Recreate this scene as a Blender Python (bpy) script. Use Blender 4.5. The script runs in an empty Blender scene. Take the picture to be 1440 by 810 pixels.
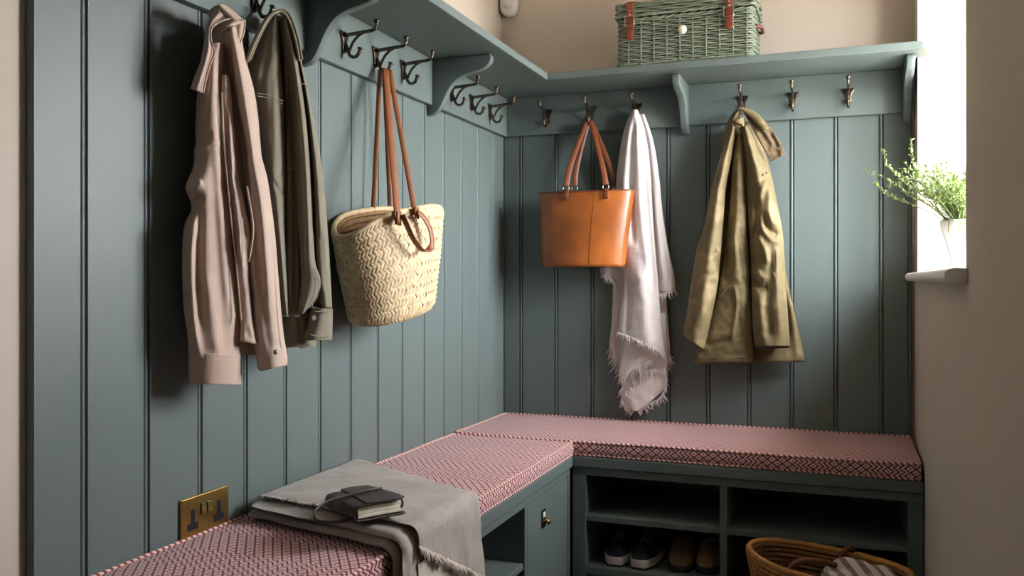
import bpy, bmesh, math, random
import numpy as np
from mathutils import Vector, noise as mnoise

# ------------------------------------------------------------------ camera / world / exposure
SC = bpy.context.scene
COL = SC.collection
FPX, YAW, HOR = 1226.3, 0.3612, 391.8
CAM = np.array([1.2438, -3.2047, 1.045])
cd = bpy.data.cameras.new('camera'); cam = bpy.data.objects.new('camera', cd); COL.objects.link(cam)
cam.location = CAM; cam.rotation_euler = (math.pi / 2, 0, YAW)
cd.sensor_width = 36; cd.lens = 36 * FPX / 1440; cd.shift_y = -(405 - HOR) / 1440
cd.clip_start = 0.02
SC.camera = cam

SKY = 38.0
w = bpy.data.worlds.new('overcast_sky'); SC.world = w; w.use_nodes = True
bg = w.node_tree.nodes['Background']; bg.inputs[0].default_value = (0.93, 0.965, 1.0, 1); bg.inputs[1].default_value = SKY
SC.view_settings.view_transform = 'Standard'; SC.view_settings.look = 'None'
SC.view_settings.exposure = 0.52; SC.view_settings.gamma = 1; SC.view_settings.use_curve_mapping = False
SC.cycles.use_denoising = True
SC.cycles.sample_clamp_indirect = 20.0; SC.cycles.caustics_reflective = False; SC.cycles.caustics_refractive = False
SC.cycles.max_bounces = 10; SC.cycles.diffuse_bounces = 6; SC.cycles.transparent_max_bounces = 12

def portal(loc, rot, sx, sy):
    l = bpy.data.lights.new('sky_portal', 'AREA'); l.shape = 'RECTANGLE'; l.size = sx; l.size_y = sy
    l.cycles.is_portal = True
    o = bpy.data.objects.new('sky_portal', l); COL.objects.link(o); o.location = loc; o.rotation_euler = rot
# room numbers (metres)
U = 0.148
W0, WSK = 1.474, 0.02            # right wall: x = W0 + WSK*y (slightly out of square)
Y_PANEL = -2.141                 # near end of the panelling on the left wall
Y_REAR = -4.7
Z_CEIL = 2.45
WY0, WY1 = -0.15, -1.53          # window opening along y
WZ0, WZ1 = 1.063, 2.03
Z_CUSH = 0.520
GY1 = -1.02                       # near end of the glazing: the near reveal is splayed
portal((1.96, (WY0 + GY1) / 2, (WZ0 + WZ1) / 2), (0, math.pi / 2, 0), WZ1 - WZ0, WY0 - GY1)

VY0, VY1, VZ0, VZ1 = -3.50, -3.72, 1.30, 1.70   # unseen window added further along the same wall to give soft fill light
portal((1.96, (VY0 + VY1) / 2, (VZ0 + VZ1) / 2), (0, math.pi / 2, 0), VZ1 - VZ0, VY0 - VY1)

# ------------------------------------------------------------------ projection helpers (measuring the photograph)
FW = np.array([-math.sin(YAW), math.cos(YAW), 0.0]); RT = np.array([math.cos(YAW), math.sin(YAW), 0.0]); UPV = np.array([0, 0, 1.0])
def ray(px, py):
    px = np.asarray(px, float)[..., None]; py = np.asarray(py, float)[..., None]
    return FW + (px - 720) / FPX * RT + (HOR - py) / FPX * UPV
def on_plane(px, py, p0, n):
    d = ray(px, py); p0 = np.asarray(p0, float); n = np.asarray(n, float)
    s = ((p0 - CAM) @ n) / (d @ n)
    return CAM + d * s[..., None]
def at_z(px, py, z):
    return on_plane(px, py, (0, 0, z), (0, 0, 1))

# ------------------------------------------------------------------ materials
def lin(c):
    return tuple(((x / 255) / 12.92 if x / 255 <= 0.04045 else ((x / 255 + 0.055) / 1.055) ** 2.4) for x in c)
class NT:
    def __init__(s, name):
        s.m = bpy.data.materials.new(name); s.m.use_nodes = True; s.t = s.m.node_tree
        s.b = s.t.nodes['Principled BSDF']
    def n(s, typ, **kw):
        x = s.t.nodes.new(typ)
        for k, v in kw.items(): setattr(x, k, v)
        return x
    def l(s, a, b): s.t.links.new(a, b)
    def math(s, op, a, b=None, c=None):
        x = s.n('ShaderNodeMath', operation=op)
        for i, v in enumerate((a, b, c)):
            if v is None: continue
            if isinstance(v, (int, float)): x.inputs[i].default_value = v
            else: s.l(v, x.inputs[i])
        return x.outputs[0]
    def mix(s, f, a, b):
        x = s.n('ShaderNodeMix', data_type='RGBA')
        if isinstance(f, (int, float)): x.inputs[0].default_value = f
        else: s.l(f, x.inputs[0])
        for i, v in ((6, a), (7, b)):
            if isinstance(v, tuple): x.inputs[i].default_value = (*v[:3], 1)
            else: s.l(v, x.inputs[i])
        return x.outputs[2]
    def noise(s, scale, detail=4, rough=0.5, vec=None, stretch=None):
        x = s.n('ShaderNodeTexNoise'); x.inputs['Scale'].default_value = scale
        x.inputs['Detail'].default_value = detail; x.inputs['Roughness'].default_value = rough
        if vec is None:
            vec = s.n('ShaderNodeTexCoord').outputs['Object']
        if stretch:
            mp = s.n('ShaderNodeMapping'); mp.inputs['Scale'].default_value = stretch; s.l(vec, mp.inputs[0]); vec = mp.outputs[0]
        s.l(vec, x.inputs['Vector'])
        return x.outputs[0]
    def ramp(s, f, lo, hi):
        x = s.n('ShaderNodeMapRange'); x.inputs[1].default_value = lo; x.inputs[2].default_value = hi; s.l(f, x.inputs[0])
        return x.outputs[0]
    def bump(s, h, strength=0.3, dist=0.002):
        x = s.n('ShaderNodeBump'); x.inputs['Strength'].default_value = strength; x.inputs['Distance'].default_value = dist
        s.l(h, x.inputs['Height']); s.l(x.outputs[0], s.b.inputs['Normal'])
    def color(s, c):
        if isinstance(c, tuple): s.b.inputs['Base Color'].default_value = (*c[:3], 1)
        else: s.l(c, s.b.inputs['Base Color'])
    def set(s, **kw):
        for k, v in kw.items(): s.b.inputs[k.replace('_', ' ')].default_value = v
M = {}
def simple(name, rgb, rough=0.6, var=0.08, vscale=20, metal=0.0, spec=0.5, bump=None, stretch=None, coat=0):
    t = NT(name); c = lin(rgb); nz = t.noise(vscale, 4, stretch=stretch)
    a = tuple(max(0, x * (1 - var)) for x in c); b = tuple(min(1, x * (1 + var)) for x in c)
    t.color(t.mix(t.ramp(nz, 0.3, 0.7), a, b)); t.set(Roughness=rough, Metallic=metal)
    t.b.inputs['Specular IOR Level'].default_value = spec
    if coat: t.b.inputs['Coat Weight'].default_value = coat
    if bump: t.bump(t.noise(bump[0], 5, stretch=stretch), bump[1], bump[2])
    M[name] = t.m; return t
simple('teal_paint', (98, 110, 108), 0.46, 0.03, 3, spec=0.4, bump=(90, 0.12, 0.0008), stretch=(1, 1, 0.12))
simple('plaster', (199, 188, 176), 0.85, 0.03, 2.5, bump=(6, 0.10, 0.004))
simple('white_plaster', (226, 220, 212), 0.85, 0.02, 2.5)
simple('white_gloss', (232, 228, 222), 0.35, 0.02, 8)
simple('stone_floor', (110, 104, 96), 0.6, 0.12, 5)
simple('bronze', (112, 98, 86), 0.22, 0.3, 60, metal=0.9)
simple('brass', (176, 142, 84), 0.34, 0.1, 160, metal=1.0, stretch=(1, 1, 0.05))
simple('polished_brass', (214, 184, 120), 0.2, 0.05, 60, metal=1.0)
simple('steel', (200, 190, 175), 0.25, 0.05, 60, metal=1.0)
simple('black_plastic', (22, 24, 34), 0.4, 0.1, 60)
simple('white_plastic', (222, 220, 218), 0.4, 0.02, 60)
simple('tan_leather', (158, 88, 38), 0.34, 0.3, 9, bump=(160, 0.15, 0.0006))
simple('brown_leather', (116, 62, 34), 0.45, 0.2, 30, bump=(160, 0.15, 0.0006))
simple('bag_strap_leather', (138, 82, 48), 0.5, 0.15, 40, bump=(160, 0.15, 0.0006))
simple('red_leather', (114, 54, 34), 0.45, 0.15, 50)
simple('dark_leather', (58, 48, 44), 0.42, 0.2, 40, bump=(150, 0.2, 0.0008))
simple('straw', (210, 184, 146), 0.6, 0.22, 45, bump=(400, 0.3, 0.0006))
simple('straw_inner_shaded', (150, 116, 74), 0.8, 0.25, 70)  # darker straw behind the stitches, shade of the gaps put into the colour
simple('willow_green', (121, 131, 113), 0.55, 0.12, 60)
simple('willow_gap_shade', (52, 60, 50), 0.9, 0.1, 60)  # dark tone standing in for shade behind the wicker gaps
simple('seagrass', (172, 122, 58), 0.7, 0.25, 80)
simple('seagrass_inner', (120, 80, 36), 0.85, 0.25, 80)
simple('paper', (226, 220, 200), 0.85, 0.05, 30)
simple('leaf', (138, 158, 92), 0.5, 0.3, 40)
simple('stem', (120, 140, 80), 0.6, 0.15, 40)
simple('soil', (60, 46, 36), 0.95, 0.3, 60)
simple('glazed_ceramic', (236, 232, 228), 0.35, 0.05, 30)
simple('navy_leather', (34, 36, 50), 0.5, 0.2, 30)
simple('white_rubber', (214, 206, 204), 0.6, 0.06, 30)
simple('gold_lace', (150, 112, 50), 0.7, 0.1, 60)
simple('brown_suede', (132, 108, 84), 0.85, 0.15, 40)
simple('dark_sole', (40, 34, 30), 0.8, 0.1, 40)
def glass():
    t = NT('window_glass'); tr = t.n('ShaderNodeBsdfTransparent'); g = t.n('ShaderNodeBsdfGlossy'); g.inputs['Roughness'].default_value = 0.02
    mx = t.n('ShaderNodeMixShader'); mx.inputs[0].default_value = 0.05
    t.l(tr.outputs[0], mx.inputs[1]); t.l(g.outputs[0], mx.inputs[2])
    t.l(mx.outputs[0], t.t.nodes['Material Output'].inputs[0]); M['window_glass'] = t.m
glass()
def fabric(name, rgb, var=0.06, weave=900, rough=0.9, wstr=0.25, sheen=0.2, patch=None, vs=9):
    t = NT(name); c = lin(rgb)
    a = tuple(x * (1 - var) for x in c); b = tuple(min(1, x * (1 + var)) for x in c)
    nz = t.noise(vs, 5); slub = t.noise(weave * 0.25, 2, stretch=(1, 1, 0.12)); slub2 = t.noise(weave * 0.25, 2, stretch=(0.12, 0.12, 1))
    col = t.mix(t.ramp(nz, 0.3, 0.7), a, b)
    col = t.mix(t.math('MULTIPLY', t.ramp(t.math('ADD', slub, slub2), 0.8, 1.2), 0.18), col, tuple(min(1, x * 1.25) for x in c))
    if patch:
        col = t.mix(t.math('MULTIPLY', t.ramp(t.noise(patch[1], 6, 0.6), 0.5, 0.72), patch[2]), col, lin(patch[0]))
    t.color(col); t.set(Roughness=rough); t.b.inputs['Sheen Weight'].default_value = sheen
    t.b.inputs['Specular IOR Level'].default_value = 0.25
    t.bump(t.math('ADD', t.math('ADD', slub, slub2), t.math('MULTIPLY', t.noise(40, 4), 0.8)), wstr, 0.0015)
    M[name] = t.m; return t
fabric('pink_linen', (188, 166, 152), 0.04)
fabric('olive_twill', (124, 117, 101), 0.08)
fabric('olive_twill_light', (146, 138, 118), 0.08)
fabric('cream_scarf', (216, 207, 205), 0.07, 450, wstr=0.6)
fabric('grey_linen', (160, 153, 147), 0.16, 420, wstr=0.8)
fabric('pale_linen', (200, 188, 176), 0.1, 420, wstr=0.8)
fabric('wax_cotton', (109, 96, 67), 0.22, 900, rough=0.62, sheen=0.05, patch=((178, 156, 118), 11, 0.5), vs=14)
fabric('wax_collar', (94, 78, 54), 0.15, 500, rough=0.75)
def cushion_mat():
    t = NT('cushion_fabric'); uv = t.n('ShaderNodeUVMap').outputs[0]; sp = t.n('ShaderNodeSeparateXYZ'); t.l(uv, sp.inputs[0])
    P, Q = 0.0145, 0.0105
    u = t.math('DIVIDE', sp.outputs[0], P); v = t.math('DIVIDE', sp.outputs[1], Q)
    m = t.math('FLOORED_MODULO', u, 14.0)
    pp = t.math('PINGPONG', m, 1.0)
    mi = t.math('PINGPONG', t.math('SUBTRACT', m, 6.0), 4.0)
    sel = t.math('GREATER_THAN', m, 6.0)
    s = t.math('ADD', t.math('MULTIPLY', pp, t.math('SUBTRACT', 1.0, sel)), t.math('MULTIPLY', mi, sel))
    f = t.math('ADD', s, t.math('PINGPONG', v, 1.0))
    d = t.math('ABSOLUTE', t.math('SUBTRACT', t.math('FLOORED_MODULO', t.math('ADD', f, 0.5), 1.0), 0.5))
    line = t.math('SUBTRACT', 1.0, t.ramp(d, 0.17, 0.26))
    nz = t.noise(60, 3)
    light = t.mix(nz, lin((218, 182, 180)), lin((206, 168, 168))); dark = t.mix(nz, lin((98, 30, 44)), lin((116, 44, 58)))
    t.color(t.mix(line, light, dark)); t.set(Roughness=0.9); t.b.inputs['Sheen Weight'].default_value = 0.15
    t.b.inputs['Specular IOR Level'].default_value = 0.2
    t.bump(t.math('ADD', line, t.noise(700, 2)), 0.25, 0.0008)
    M['cushion_fabric'] = t.m
    t = NT('piping_fabric'); uv = t.n('ShaderNodeUVMap').outputs[0]; sp = t.n('ShaderNodeSeparateXYZ'); t.l(uv, sp.inputs[0])
    k = t.math('FLOORED_MODULO', t.math('ADD', t.math('DIVIDE', sp.outputs[0], 0.016), sp.outputs[1]), 1.0)
    t.color(t.mix(t.ramp(t.math('ABSOLUTE', t.math('SUBTRACT', k, 0.5)), 0.16, 0.24), lin((122, 48, 54)), lin((226, 190, 182)))); t.set(Roughness=0.9)
    M['piping_fabric'] = t.m
cushion_mat()
def stripe_mat():
    t = NT('striped_blanket'); uv = t.n('ShaderNodeUVMap').outputs[0]; sp = t.n('ShaderNodeSeparateXYZ'); t.l(uv, sp.inputs[0])
    k = t.math('FLOORED_MODULO', t.math('DIVIDE', sp.outputs[0], 0.034), 1.0)
    t.color(t.mix(t.ramp(t.math('ABSOLUTE', t.math('SUBTRACT', k, 0.5)), 0.2, 0.26), lin((128, 116, 110)), lin((204, 196, 188)))); t.set(Roughness=0.95)
    t.bump(t.noise(300, 3), 0.3, 0.001); M['striped_blanket'] = t.m
stripe_mat()

# ------------------------------------------------------------------ object helpers
def tag(o, label=None, cat=None, group=None, kind=None):
    for k, v in (('label', label), ('category', cat), ('group', group), ('kind', kind)):
        if v: o[k] = v
    return o
ORI = {}
def thing(name, label, cat, loc=(0, 0, 0), group=None):
    o = bpy.data.objects.new(name, None); COL.objects.link(o); o.location = loc; o.empty_display_size = 0.05
    ORI[o.name] = np.array(loc, float); return tag(o, label, cat, group)
def obj(name, geo, mat, parent=None, smooth=True, kind=None, label=None, auto=None):
    """geo=(verts, faces[, uv per loop]) in world space -> one mesh object"""
    v, f = geo[0], geo[1]
    v = np.asarray(v, float).reshape(-1, 3)
    off = ORI.get(parent.name, np.zeros(3)) if parent else np.zeros(3)
    me = bpy.data.meshes.new(name); me.from_pydata((v - off).tolist(), [], [list(map(int, q)) for q in f])
    if len(geo) > 2 and geo[2] is not None:
        uvl = me.uv_layers.new(name='UVMap'); uvl.data.foreach_set('uv', np.asarray(geo[2], np.float32).ravel())
    me.update()
    bm = bmesh.new(); bm.from_mesh(me); bmesh.ops.recalc_face_normals(bm, faces=bm.faces); bm.to_mesh(me); bm.free()
    me.polygons.foreach_set('use_smooth', [smooth] * len(me.polygons))
    if smooth and auto: me.set_sharp_from_angle(angle=math.radians(auto))
    me.materials.append(M[mat])
    o = bpy.data.objects.new(name, me); COL.objects.link(o)
    if parent: o.parent = parent; ORI[o.name] = off
    if kind: o['kind'] = kind
    if label: o['label'] = label
    return o
class G:
    """geometry collector"""
    def __init__(s): s.v = []; s.f = []; s.uv = []
    def add(s, v, f, uv=None):
        b = len(s.v); s.v += [tuple(map(float, p)) for p in v]; s.f += [tuple(int(i) + b for i in q) for q in f]
        if uv is not None: s.uv += [tuple(map(float, p)) for p in uv]
        return s
    @property
    def geo(s): return (s.v, s.f, s.uv if s.uv else None)
def boxg(lo, hi, bev=0.0, seg=2):
    bm = bmesh.new(); bmesh.ops.create_cube(bm, size=1)
    lo = np.array(lo, float); hi = np.array(hi, float); c = (lo + hi) / 2; d = hi - lo
    for p in bm.verts: p.co = Vector((p.co.x * d[0] + c[0], p.co.y * d[1] + c[1], p.co.z * d[2] + c[2]))
    if bev: bmesh.ops.bevel(bm, geom=bm.edges[:], offset=bev, segments=seg, affect='EDGES', profile=0.5)
    bm.verts.index_update(); r = ([tuple(p.co) for p in bm.verts], [[q.index for q in f.verts] for f in bm.faces]); bm.free(); return r
def prism(poly, p0, a, b, c, bev=0.0):
    """poly 2d points in axes a,b from p0, extruded by vector c"""
    p0, a, b, c = (np.array(x, float) for x in (p0, a, b, c)); n = len(poly)
    lo = [p0 + a * x + b * y for x, y in poly]; hi = [p + c for p in lo]
    f = [list(range(n))[::-1], list(range(n, 2 * n))] + [[i, (i + 1) % n, n + (i + 1) % n, n + i] for i in range(n)]
    if not bev: return (lo + hi, f)
    bm = bmesh.new(); vs = [bm.verts.new(p) for p in lo + hi]
    for q in f: bm.faces.new([vs[i] for i in q])
    bmesh.ops.recalc_face_normals(bm, faces=bm.faces)
    caps = [e for e in bm.edges if any(len(fc.verts) == n for fc in e.link_faces)]
    bmesh.ops.bevel(bm, geom=caps, offset=bev, segments=2, affect='EDGES', profile=0.5)
    bm.verts.index_update(); r = ([tuple(p.co) for p in bm.verts], [[q.index for q in fc.verts] for fc in bm.faces]); bm.free(); return r
def smoothpath(pts, n=8, closed=False):
    """Catmull-Rom"""
    p = [np.array(x, float) for x in pts]; m = len(p); out = []
    rng = range(m) if closed else range(m - 1)
    for i in rng:
        if closed: a, b, c, d = p[i - 1], p[i], p[(i + 1) % m], p[(i + 2) % m]
        else: a, b, c, d = p[max(i - 1, 0)], p[i], p[i + 1], p[min(i + 2, m - 1)]
        for k in range(n):
            t = k / n
            out.append(0.5 * ((2 * b) + (c - a) * t + (2 * a - 5 * b + 4 * c - d) * t * t + (3 * b - a - 3 * c + d) * t ** 3))
    if not closed: out.append(p[-1])
    return np.array(out)
def tube(path, r, seg=8, closed=False, uvs=False, flat=None, up=None):
    """swept tube; flat=(a,b) gives an elliptical section with half widths a (side) and b (up)"""
    P = np.asarray(path, float); n = len(P)
    T = np.gradient(P, axis=0) if not closed else np.roll(P, -1, 0) - np.roll(P, 1, 0)
    T /= np.linalg.norm(T, axis=1)[:, None] + 1e-12
    R = np.full(n, r, float) if np.isscalar(r) else np.asarray(r, float)
    N = np.zeros_like(P)
    if up is not None:
        U_ = np.asarray(up, float); U_ = np.broadcast_to(U_, P.shape)
        N = U_ - (U_ * T).sum(1)[:, None] * T
    else:
        a = np.array([0, 0, 1.0]) if abs(T[0][2]) < 0.9 else np.array([1.0, 0, 0])
        N[0] = a - (a @ T[0]) * T[0]
        for i in range(1, n): N[i] = N[i - 1] - (N[i - 1] @ T[i]) * T[i]; N[i] /= np.linalg.norm(N[i]) + 1e-12
    N /= np.linalg.norm(N, axis=1)[:, None] + 1e-12; B = np.cross(T, N)
    ang = np.arange(seg) * 2 * math.pi / seg
    fa, fb = flat if flat else (1, 1)
    V = P[:, None, :] + R[:, None, None] * (fa * np.cos(ang)[None, :, None] * B[:, None, :] + fb * np.sin(ang)[None, :, None] * N[:, None, :])
    V = V.reshape(-1, 3); F = []; UV = []
    L = np.concatenate([[0], np.cumsum(np.linalg.norm(np.diff(P, axis=0), axis=1))])
    m = n if closed else n - 1
    for i in range(m):
        j = (i + 1) % n
        for k in range(seg):
            k2 = (k + 1) % seg; F.append((i * seg + k, i * seg + k2, j * seg + k2, j * seg + k))
            l2 = L[i + 1] if i + 1 < n else L[i] + (L[1] - L[0]); UV += [(L[i], k / seg), (L[i], (k + 1) / seg), (l2, (k + 1) / seg), (l2, k / seg)]
    if not closed:
        F.append(tuple(range(seg))[::-1]); F.append(tuple((n - 1) * seg + k for k in range(seg))); UV += [(0, 0)] * seg * 2
    return (V, F, UV) if uvs else (V, F)
def strap(path, width, thick, side, seg=10):
    """flat leather strap: width along 'side'"""
    P = np.asarray(path, float); S = np.broadcast_to(np.asarray(side, float), P.shape)
    T = np.gradient(P, axis=0); T /= np.linalg.norm(T, axis=1)[:, None] + 1e-12
    S = S - (S * T).sum(1)[:, None] * T; S = S / (np.linalg.norm(S, axis=1)[:, None] + 1e-12); N = np.cross(T, S)
    w = np.full(len(P), width) if np.isscalar(width) else np.asarray(width); h = thick / 2
    prof = [(-.5, -.5), (-.44, -1), (.44, -1), (.5, -.5), (.5, .5), (.44, 1), (-.44, 1), (-.5, .5)]
    V = []; n = len(P); k = len(prof)
    for i in range(n):
        for a, b in prof: V.append(P[i] + S[i] * a * w[i] + N[i] * b * h)
    F = [(i * k + q, i * k + (q + 1) % k, (i + 1) * k + (q + 1) % k, (i + 1) * k + q) for i in range(n - 1) for q in range(k)]
    F += [tuple(range(k))[::-1], tuple((n - 1) * k + q for q in range(k))]
    return V, F
def lathe(prof, c, seg=24, axis=(0, 0, 1), fn=None):
    """prof = [(r, h)...] around axis through c"""
    ax = np.array(axis, float); ax /= np.linalg.norm(ax); a = np.array([1.0, 0, 0]) if abs(ax[0]) < 0.9 else np.array([0, 1.0, 0])
    e1 = a - (a @ ax) * ax; e1 /= np.linalg.norm(e1); e2 = np.cross(ax, e1); c = np.array(c, float)
    V = []; F = []
    for r, h in prof:
        for k in range(seg):
            t = 2 * math.pi * k / seg; rr = fn(r, h, t) if fn else r
            V.append(c + ax * h + (e1 * math.cos(t) + e2 * math.sin(t)) * rr)
    n = len(prof)
    for i in range(n - 1):
        for k in range(seg): F.append((i * seg + k, i * seg + (k + 1) % seg, (i + 1) * seg + (k + 1) % seg, (i + 1) * seg + k))
    F.append(tuple(range(seg))[::-1]); F.append(tuple((n - 1) * seg + k for k in range(seg)))
    return V, F
def grid_faces(nu, nv, base=0):
    return [(base + i * nv + j, base + (i + 1) * nv + j, base + (i + 1) * nv + j + 1, base + i * nv + j + 1) for i in range(nu - 1) for j in range(nv - 1)]
def nz3(P, scale, seed=0.0):
    return np.array([mnoise.noise(Vector((p[0] * scale + seed, p[1] * scale - seed, p[2] * scale + 0.37 * seed))) for p in P])

# ------------------------------------------------------------------ the setting
def struct(name, geo, mat, smooth=False, parent=None):
    o = obj(name, geo, mat, parent, smooth); 
    if not parent: o['kind'] = 'structure'
    return o
TP = 0.018   # plank thickness: planks' front faces lie on x=0 and y=0
struct('floor', boxg((-0.3, Y_REAR - 0.2, -0.05), (2.02, 0.2, 0)), 'stone_floor')
struct('ceiling', boxg((-0.3, Y_REAR - 0.2, Z_CEIL), (2.02, 0.2, Z_CEIL + 0.05)), 'white_plaster')
wl = struct('wall_left', boxg((-0.25, Y_REAR - 0.2, 0), (-TP, 0.25, Z_CEIL)), 'plaster')
wb = struct('wall_back', boxg((-TP, TP, 0), (2.02, 0.25, Z_CEIL)), 'plaster')
struct('wall_rear', boxg((-TP, Y_REAR - 0.2, 0), (2.02, Y_REAR, Z_CEIL)), 'plaster')
simple('pale_bounce_ground', (186, 178, 166), 0.95, 0.12, 30)  # unseen outdoor ground, toned pale to bounce daylight up into the room
struct('ground', boxg((2.06, -25, -0.3), (40, 25, -0.1)), 'pale_bounce_ground')
def wx(y): return W0 + WSK * y
def rbox(y0, y1, z0, z1, d0=0.0, d1=0.54, bev=0):
    """box in the right wall; d = depth outwards from its room face"""
    return prism([(wx(y0) + d0, y0), (wx(y0) + d1, y0), (wx(y1) + d1, y1), (wx(y1) + d0, y1)], (0, 0, z0), (1, 0, 0), (0, 1, 0), (0, 0, z1 - z0))
g = G()
g.add(*rbox(TP, WY0, 0, Z_CEIL))
g.add(*prism([(wx(WY1), WY1), (wx(GY1) + 0.42, GY1), (wx(GY1) + 0.54, GY1), (wx(WY1) + 0.54, WY1), (wx(VY0) + 0.54, VY0), (wx(VY0), VY0)], (0, 0, 0), (1, 0, 0), (0, 1, 0), (0, 0, Z_CEIL)))
g.add(*rbox(VY1, Y_REAR, 0, Z_CEIL)); g.add(*rbox(VY0, VY1, 0, VZ0)); g.add(*rbox(VY0, VY1, VZ1, Z_CEIL)); g.add(*rbox(WY0, WY1, 0, WZ0 - 0.026)); g.add(*rbox(WY0, WY1, WZ1, Z_CEIL))
struct('wall_right', g.geo, 'plaster')
# window: frame, mullions, panes (set deep in the recess)
win = bpy.data.objects.new('window_1', None); COL.objects.link(win); win['kind'] = 'structure'; win['label'] = 'deep-set white casement window in the right wall'
fx0, fx1 = 0.42, 0.47
g = G()
for y0, y1, z0, z1 in ((WY0, WY0 - 0.05, WZ0, WZ1), (GY1 + 0.05, GY1, WZ0, WZ1), (WY0, GY1, WZ0, WZ0 + 0.05), (WY0, GY1, WZ1 - 0.05, WZ1), ((WY0 + GY1) / 2 + 0.025, (WY0 + GY1) / 2 - 0.025, WZ0, WZ1)):
    g.add(*rbox(y0, y1, z0, z1, fx0, fx1))
obj('window_frame', g.geo, 'white_gloss', win, False)
for y0, y1 in ((WY0 - 0.05, (WY0 + GY1) / 2 + 0.025), ((WY0 + GY1) / 2 - 0.025, GY1 + 0.05)):
    obj('pane', rbox(y0, y1, WZ0 + 0.05, WZ1 - 0.05, 0.443, 0.447), 'window_glass', win, False)
sill = G()
sill.add(*prism([(wx(WY0), WY0), (wx(WY0) + 0.42, WY0), (wx(GY1) + 0.42, GY1), (wx(WY1), WY1)], (0, 0, WZ0 - 0.026), (1, 0, 0), (0, 1, 0), (0, 0, 0.026)))
nose = []
for k in range(9):
    a = math.pi / 2 + math.pi * k / 8; nose.append((0.013 * math.cos(a) - 0.022, 0.013 * math.sin(a)))
pts = [(0.0, 0.013)] + nose + [(0.0, -0.013)]
ya, yb = WY0 + 0.035, WY1 - 0.035
sill.add(*prism([(x, z) for x, z in pts], (wx(ya) - 0.001, ya, WZ0 - 0.013), (1, 0, 0), (0, 0, 1), (wx(yb) - wx(ya), yb - ya, 0)))
obj('window_sill', sill.geo, 'white_gloss', win, True, auto=40)

fill_win = bpy.data.objects.new('added_fill_window', None); COL.objects.link(fill_win); fill_win['kind'] = 'structure'; fill_win['label'] = 'added unseen fill-light window further along the right wall'  # added window behind the camera, there only to bring in fill light
g = G()
for y0, y1, z0, z1 in ((VY0, VY0 - 0.05, VZ0, VZ1), (VY1 + 0.05, VY1, VZ0, VZ1), (VY0, VY1, VZ0, VZ0 + 0.05), (VY0, VY1, VZ1 - 0.05, VZ1)): g.add(*rbox(y0, y1, z0, z1, fx0, fx1))
obj('window_frame', g.geo, 'white_gloss', fill_win, False)
obj('pane', rbox(VY0 - 0.05, VY1 + 0.05, VZ0 + 0.05, VZ1 - 0.05, 0.443, 0.447), 'window_glass', fill_win, False)

# tongue-and-groove planks with a bead along one edge
def plank_profile(wd):
    t = TP; p = [(0, -t), (0, -0.002), (0.0015, 0)]
    x = wd - 0.0148; p += [(x, 0), (x + 0.0004, -0.009), (x + 0.0032, -0.009)]
    for k in range(7):
        a = math.pi - math.pi * k / 6; p.append((x + 0.0076 + 0.0042 * math.cos(a), -0.0034 + 0.0030 * math.sin(a)))
    p += [(wd - 0.0028, -0.010), (wd - 0.0002, -0.010), (wd - 0.0002, -t)]
    return p
lg = [0.0] + [(0.7236 + k) * U for k in range(14)] + [-Y_PANEL]
for a, b in zip(lg[:-1], lg[1:]):
    # local plank axis runs away from the camera so that the bead sits on the far edge like in the photograph
    struct('plank', prism(plank_profile(b - a), (0, -b, 0.0), (0, 1, 0), (1, 0, 0), (0, 0, 1.75)), 'teal_paint', parent=wl)
bgv = [0.0] + [0.0779 + k * 0.1443 for k in range(10)] + [1.466]
for a, b in zip(bgv[:-1], bgv[1:]):
    struct('plank', prism(plank_profile(b - a), (a, 0, 0.0), (1, 0, 0), (0, -1, 0), (0, 0, 1.75)), 'teal_paint', parent=wb)

# ------------------------------------------------------------------ shelf with brackets and hook rails
Z_RB, Z_SH, Z_ST = 1.600, 1.748, 1.773
SD = 0.27
shelf = thing('wall_shelf', 'L-shaped teal painted shelf on scrolled brackets running above the hook rails', 'shelf', (0, 0, Z_SH))
obj('hook_rail', boxg((0.0, Y_PANEL, Z_RB), (0.02, 0, Z_SH), 0.003), 'teal_paint', shelf, False)
obj('hook_rail', boxg((0.02, -0.02, Z_RB), (1.466, 0.0, Z_SH), 0.003), 'teal_paint', shelf, False)
obj('shelf_board', boxg((-TP, Y_PANEL, Z_SH), (SD, -SD + 0.0005, Z_ST), 0.003), 'teal_paint', shelf, False)
xe = 1.497; rr = 0.022
poly = [(-TP, TP), (wx(0) - 0.004, TP), (wx(-.149) - 0.004, WY0 - 0.004), (xe, WY0 - 0.004)]
for k in range(7):
    a = -math.pi / 2 * k / 6; poly.append((xe - rr + rr * math.cos(a), -SD + rr + rr * math.sin(a)))
poly += [(-TP, -SD)]
obj('shelf_board', prism(poly, (0, 0, Z_SH), (1, 0, 0), (0, 1, 0), (0, 0, Z_ST - Z_SH), 0.003), 'teal_paint', shelf, False)
def bracket(p0, out, along):
    ctl = [(0.216, 0), (0.222, -0.012), (0.216, -0.030), (0.195, -0.045), (0.165, -0.052), (0.13, -0.060), (0.10, -0.076), (0.078, -0.10), (0.062, -0.128), (0.05, -0.152), (0.035, -0.170), (0.018, -0.178), (0.0, -0.18)]
    cur = [tuple(q) for q in smoothpath(ctl, 4)]
    poly = [(0.0, 0.0)] + cur
    o = np.array(out, float); al = np.array(along, float)
    return prism(poly, np.array(p0, float) - al * 0.0125, o, (0, 0, 1), al * 0.025, 0.004)
for y in (-0.673, -1.376, -2.08):
    obj('bracket', bracket((0.0, y, Z_SH), (1, 0, 0), (0, 1, 0)), 'teal_paint', shelf, True, auto=35)
for x in (0.7135, 1.447):
    obj('bracket', bracket((x, 0.0, Z_SH), (0, -1, 0), (1, 0, 0)), 'teal_paint', shelf, True, auto=35)

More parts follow.
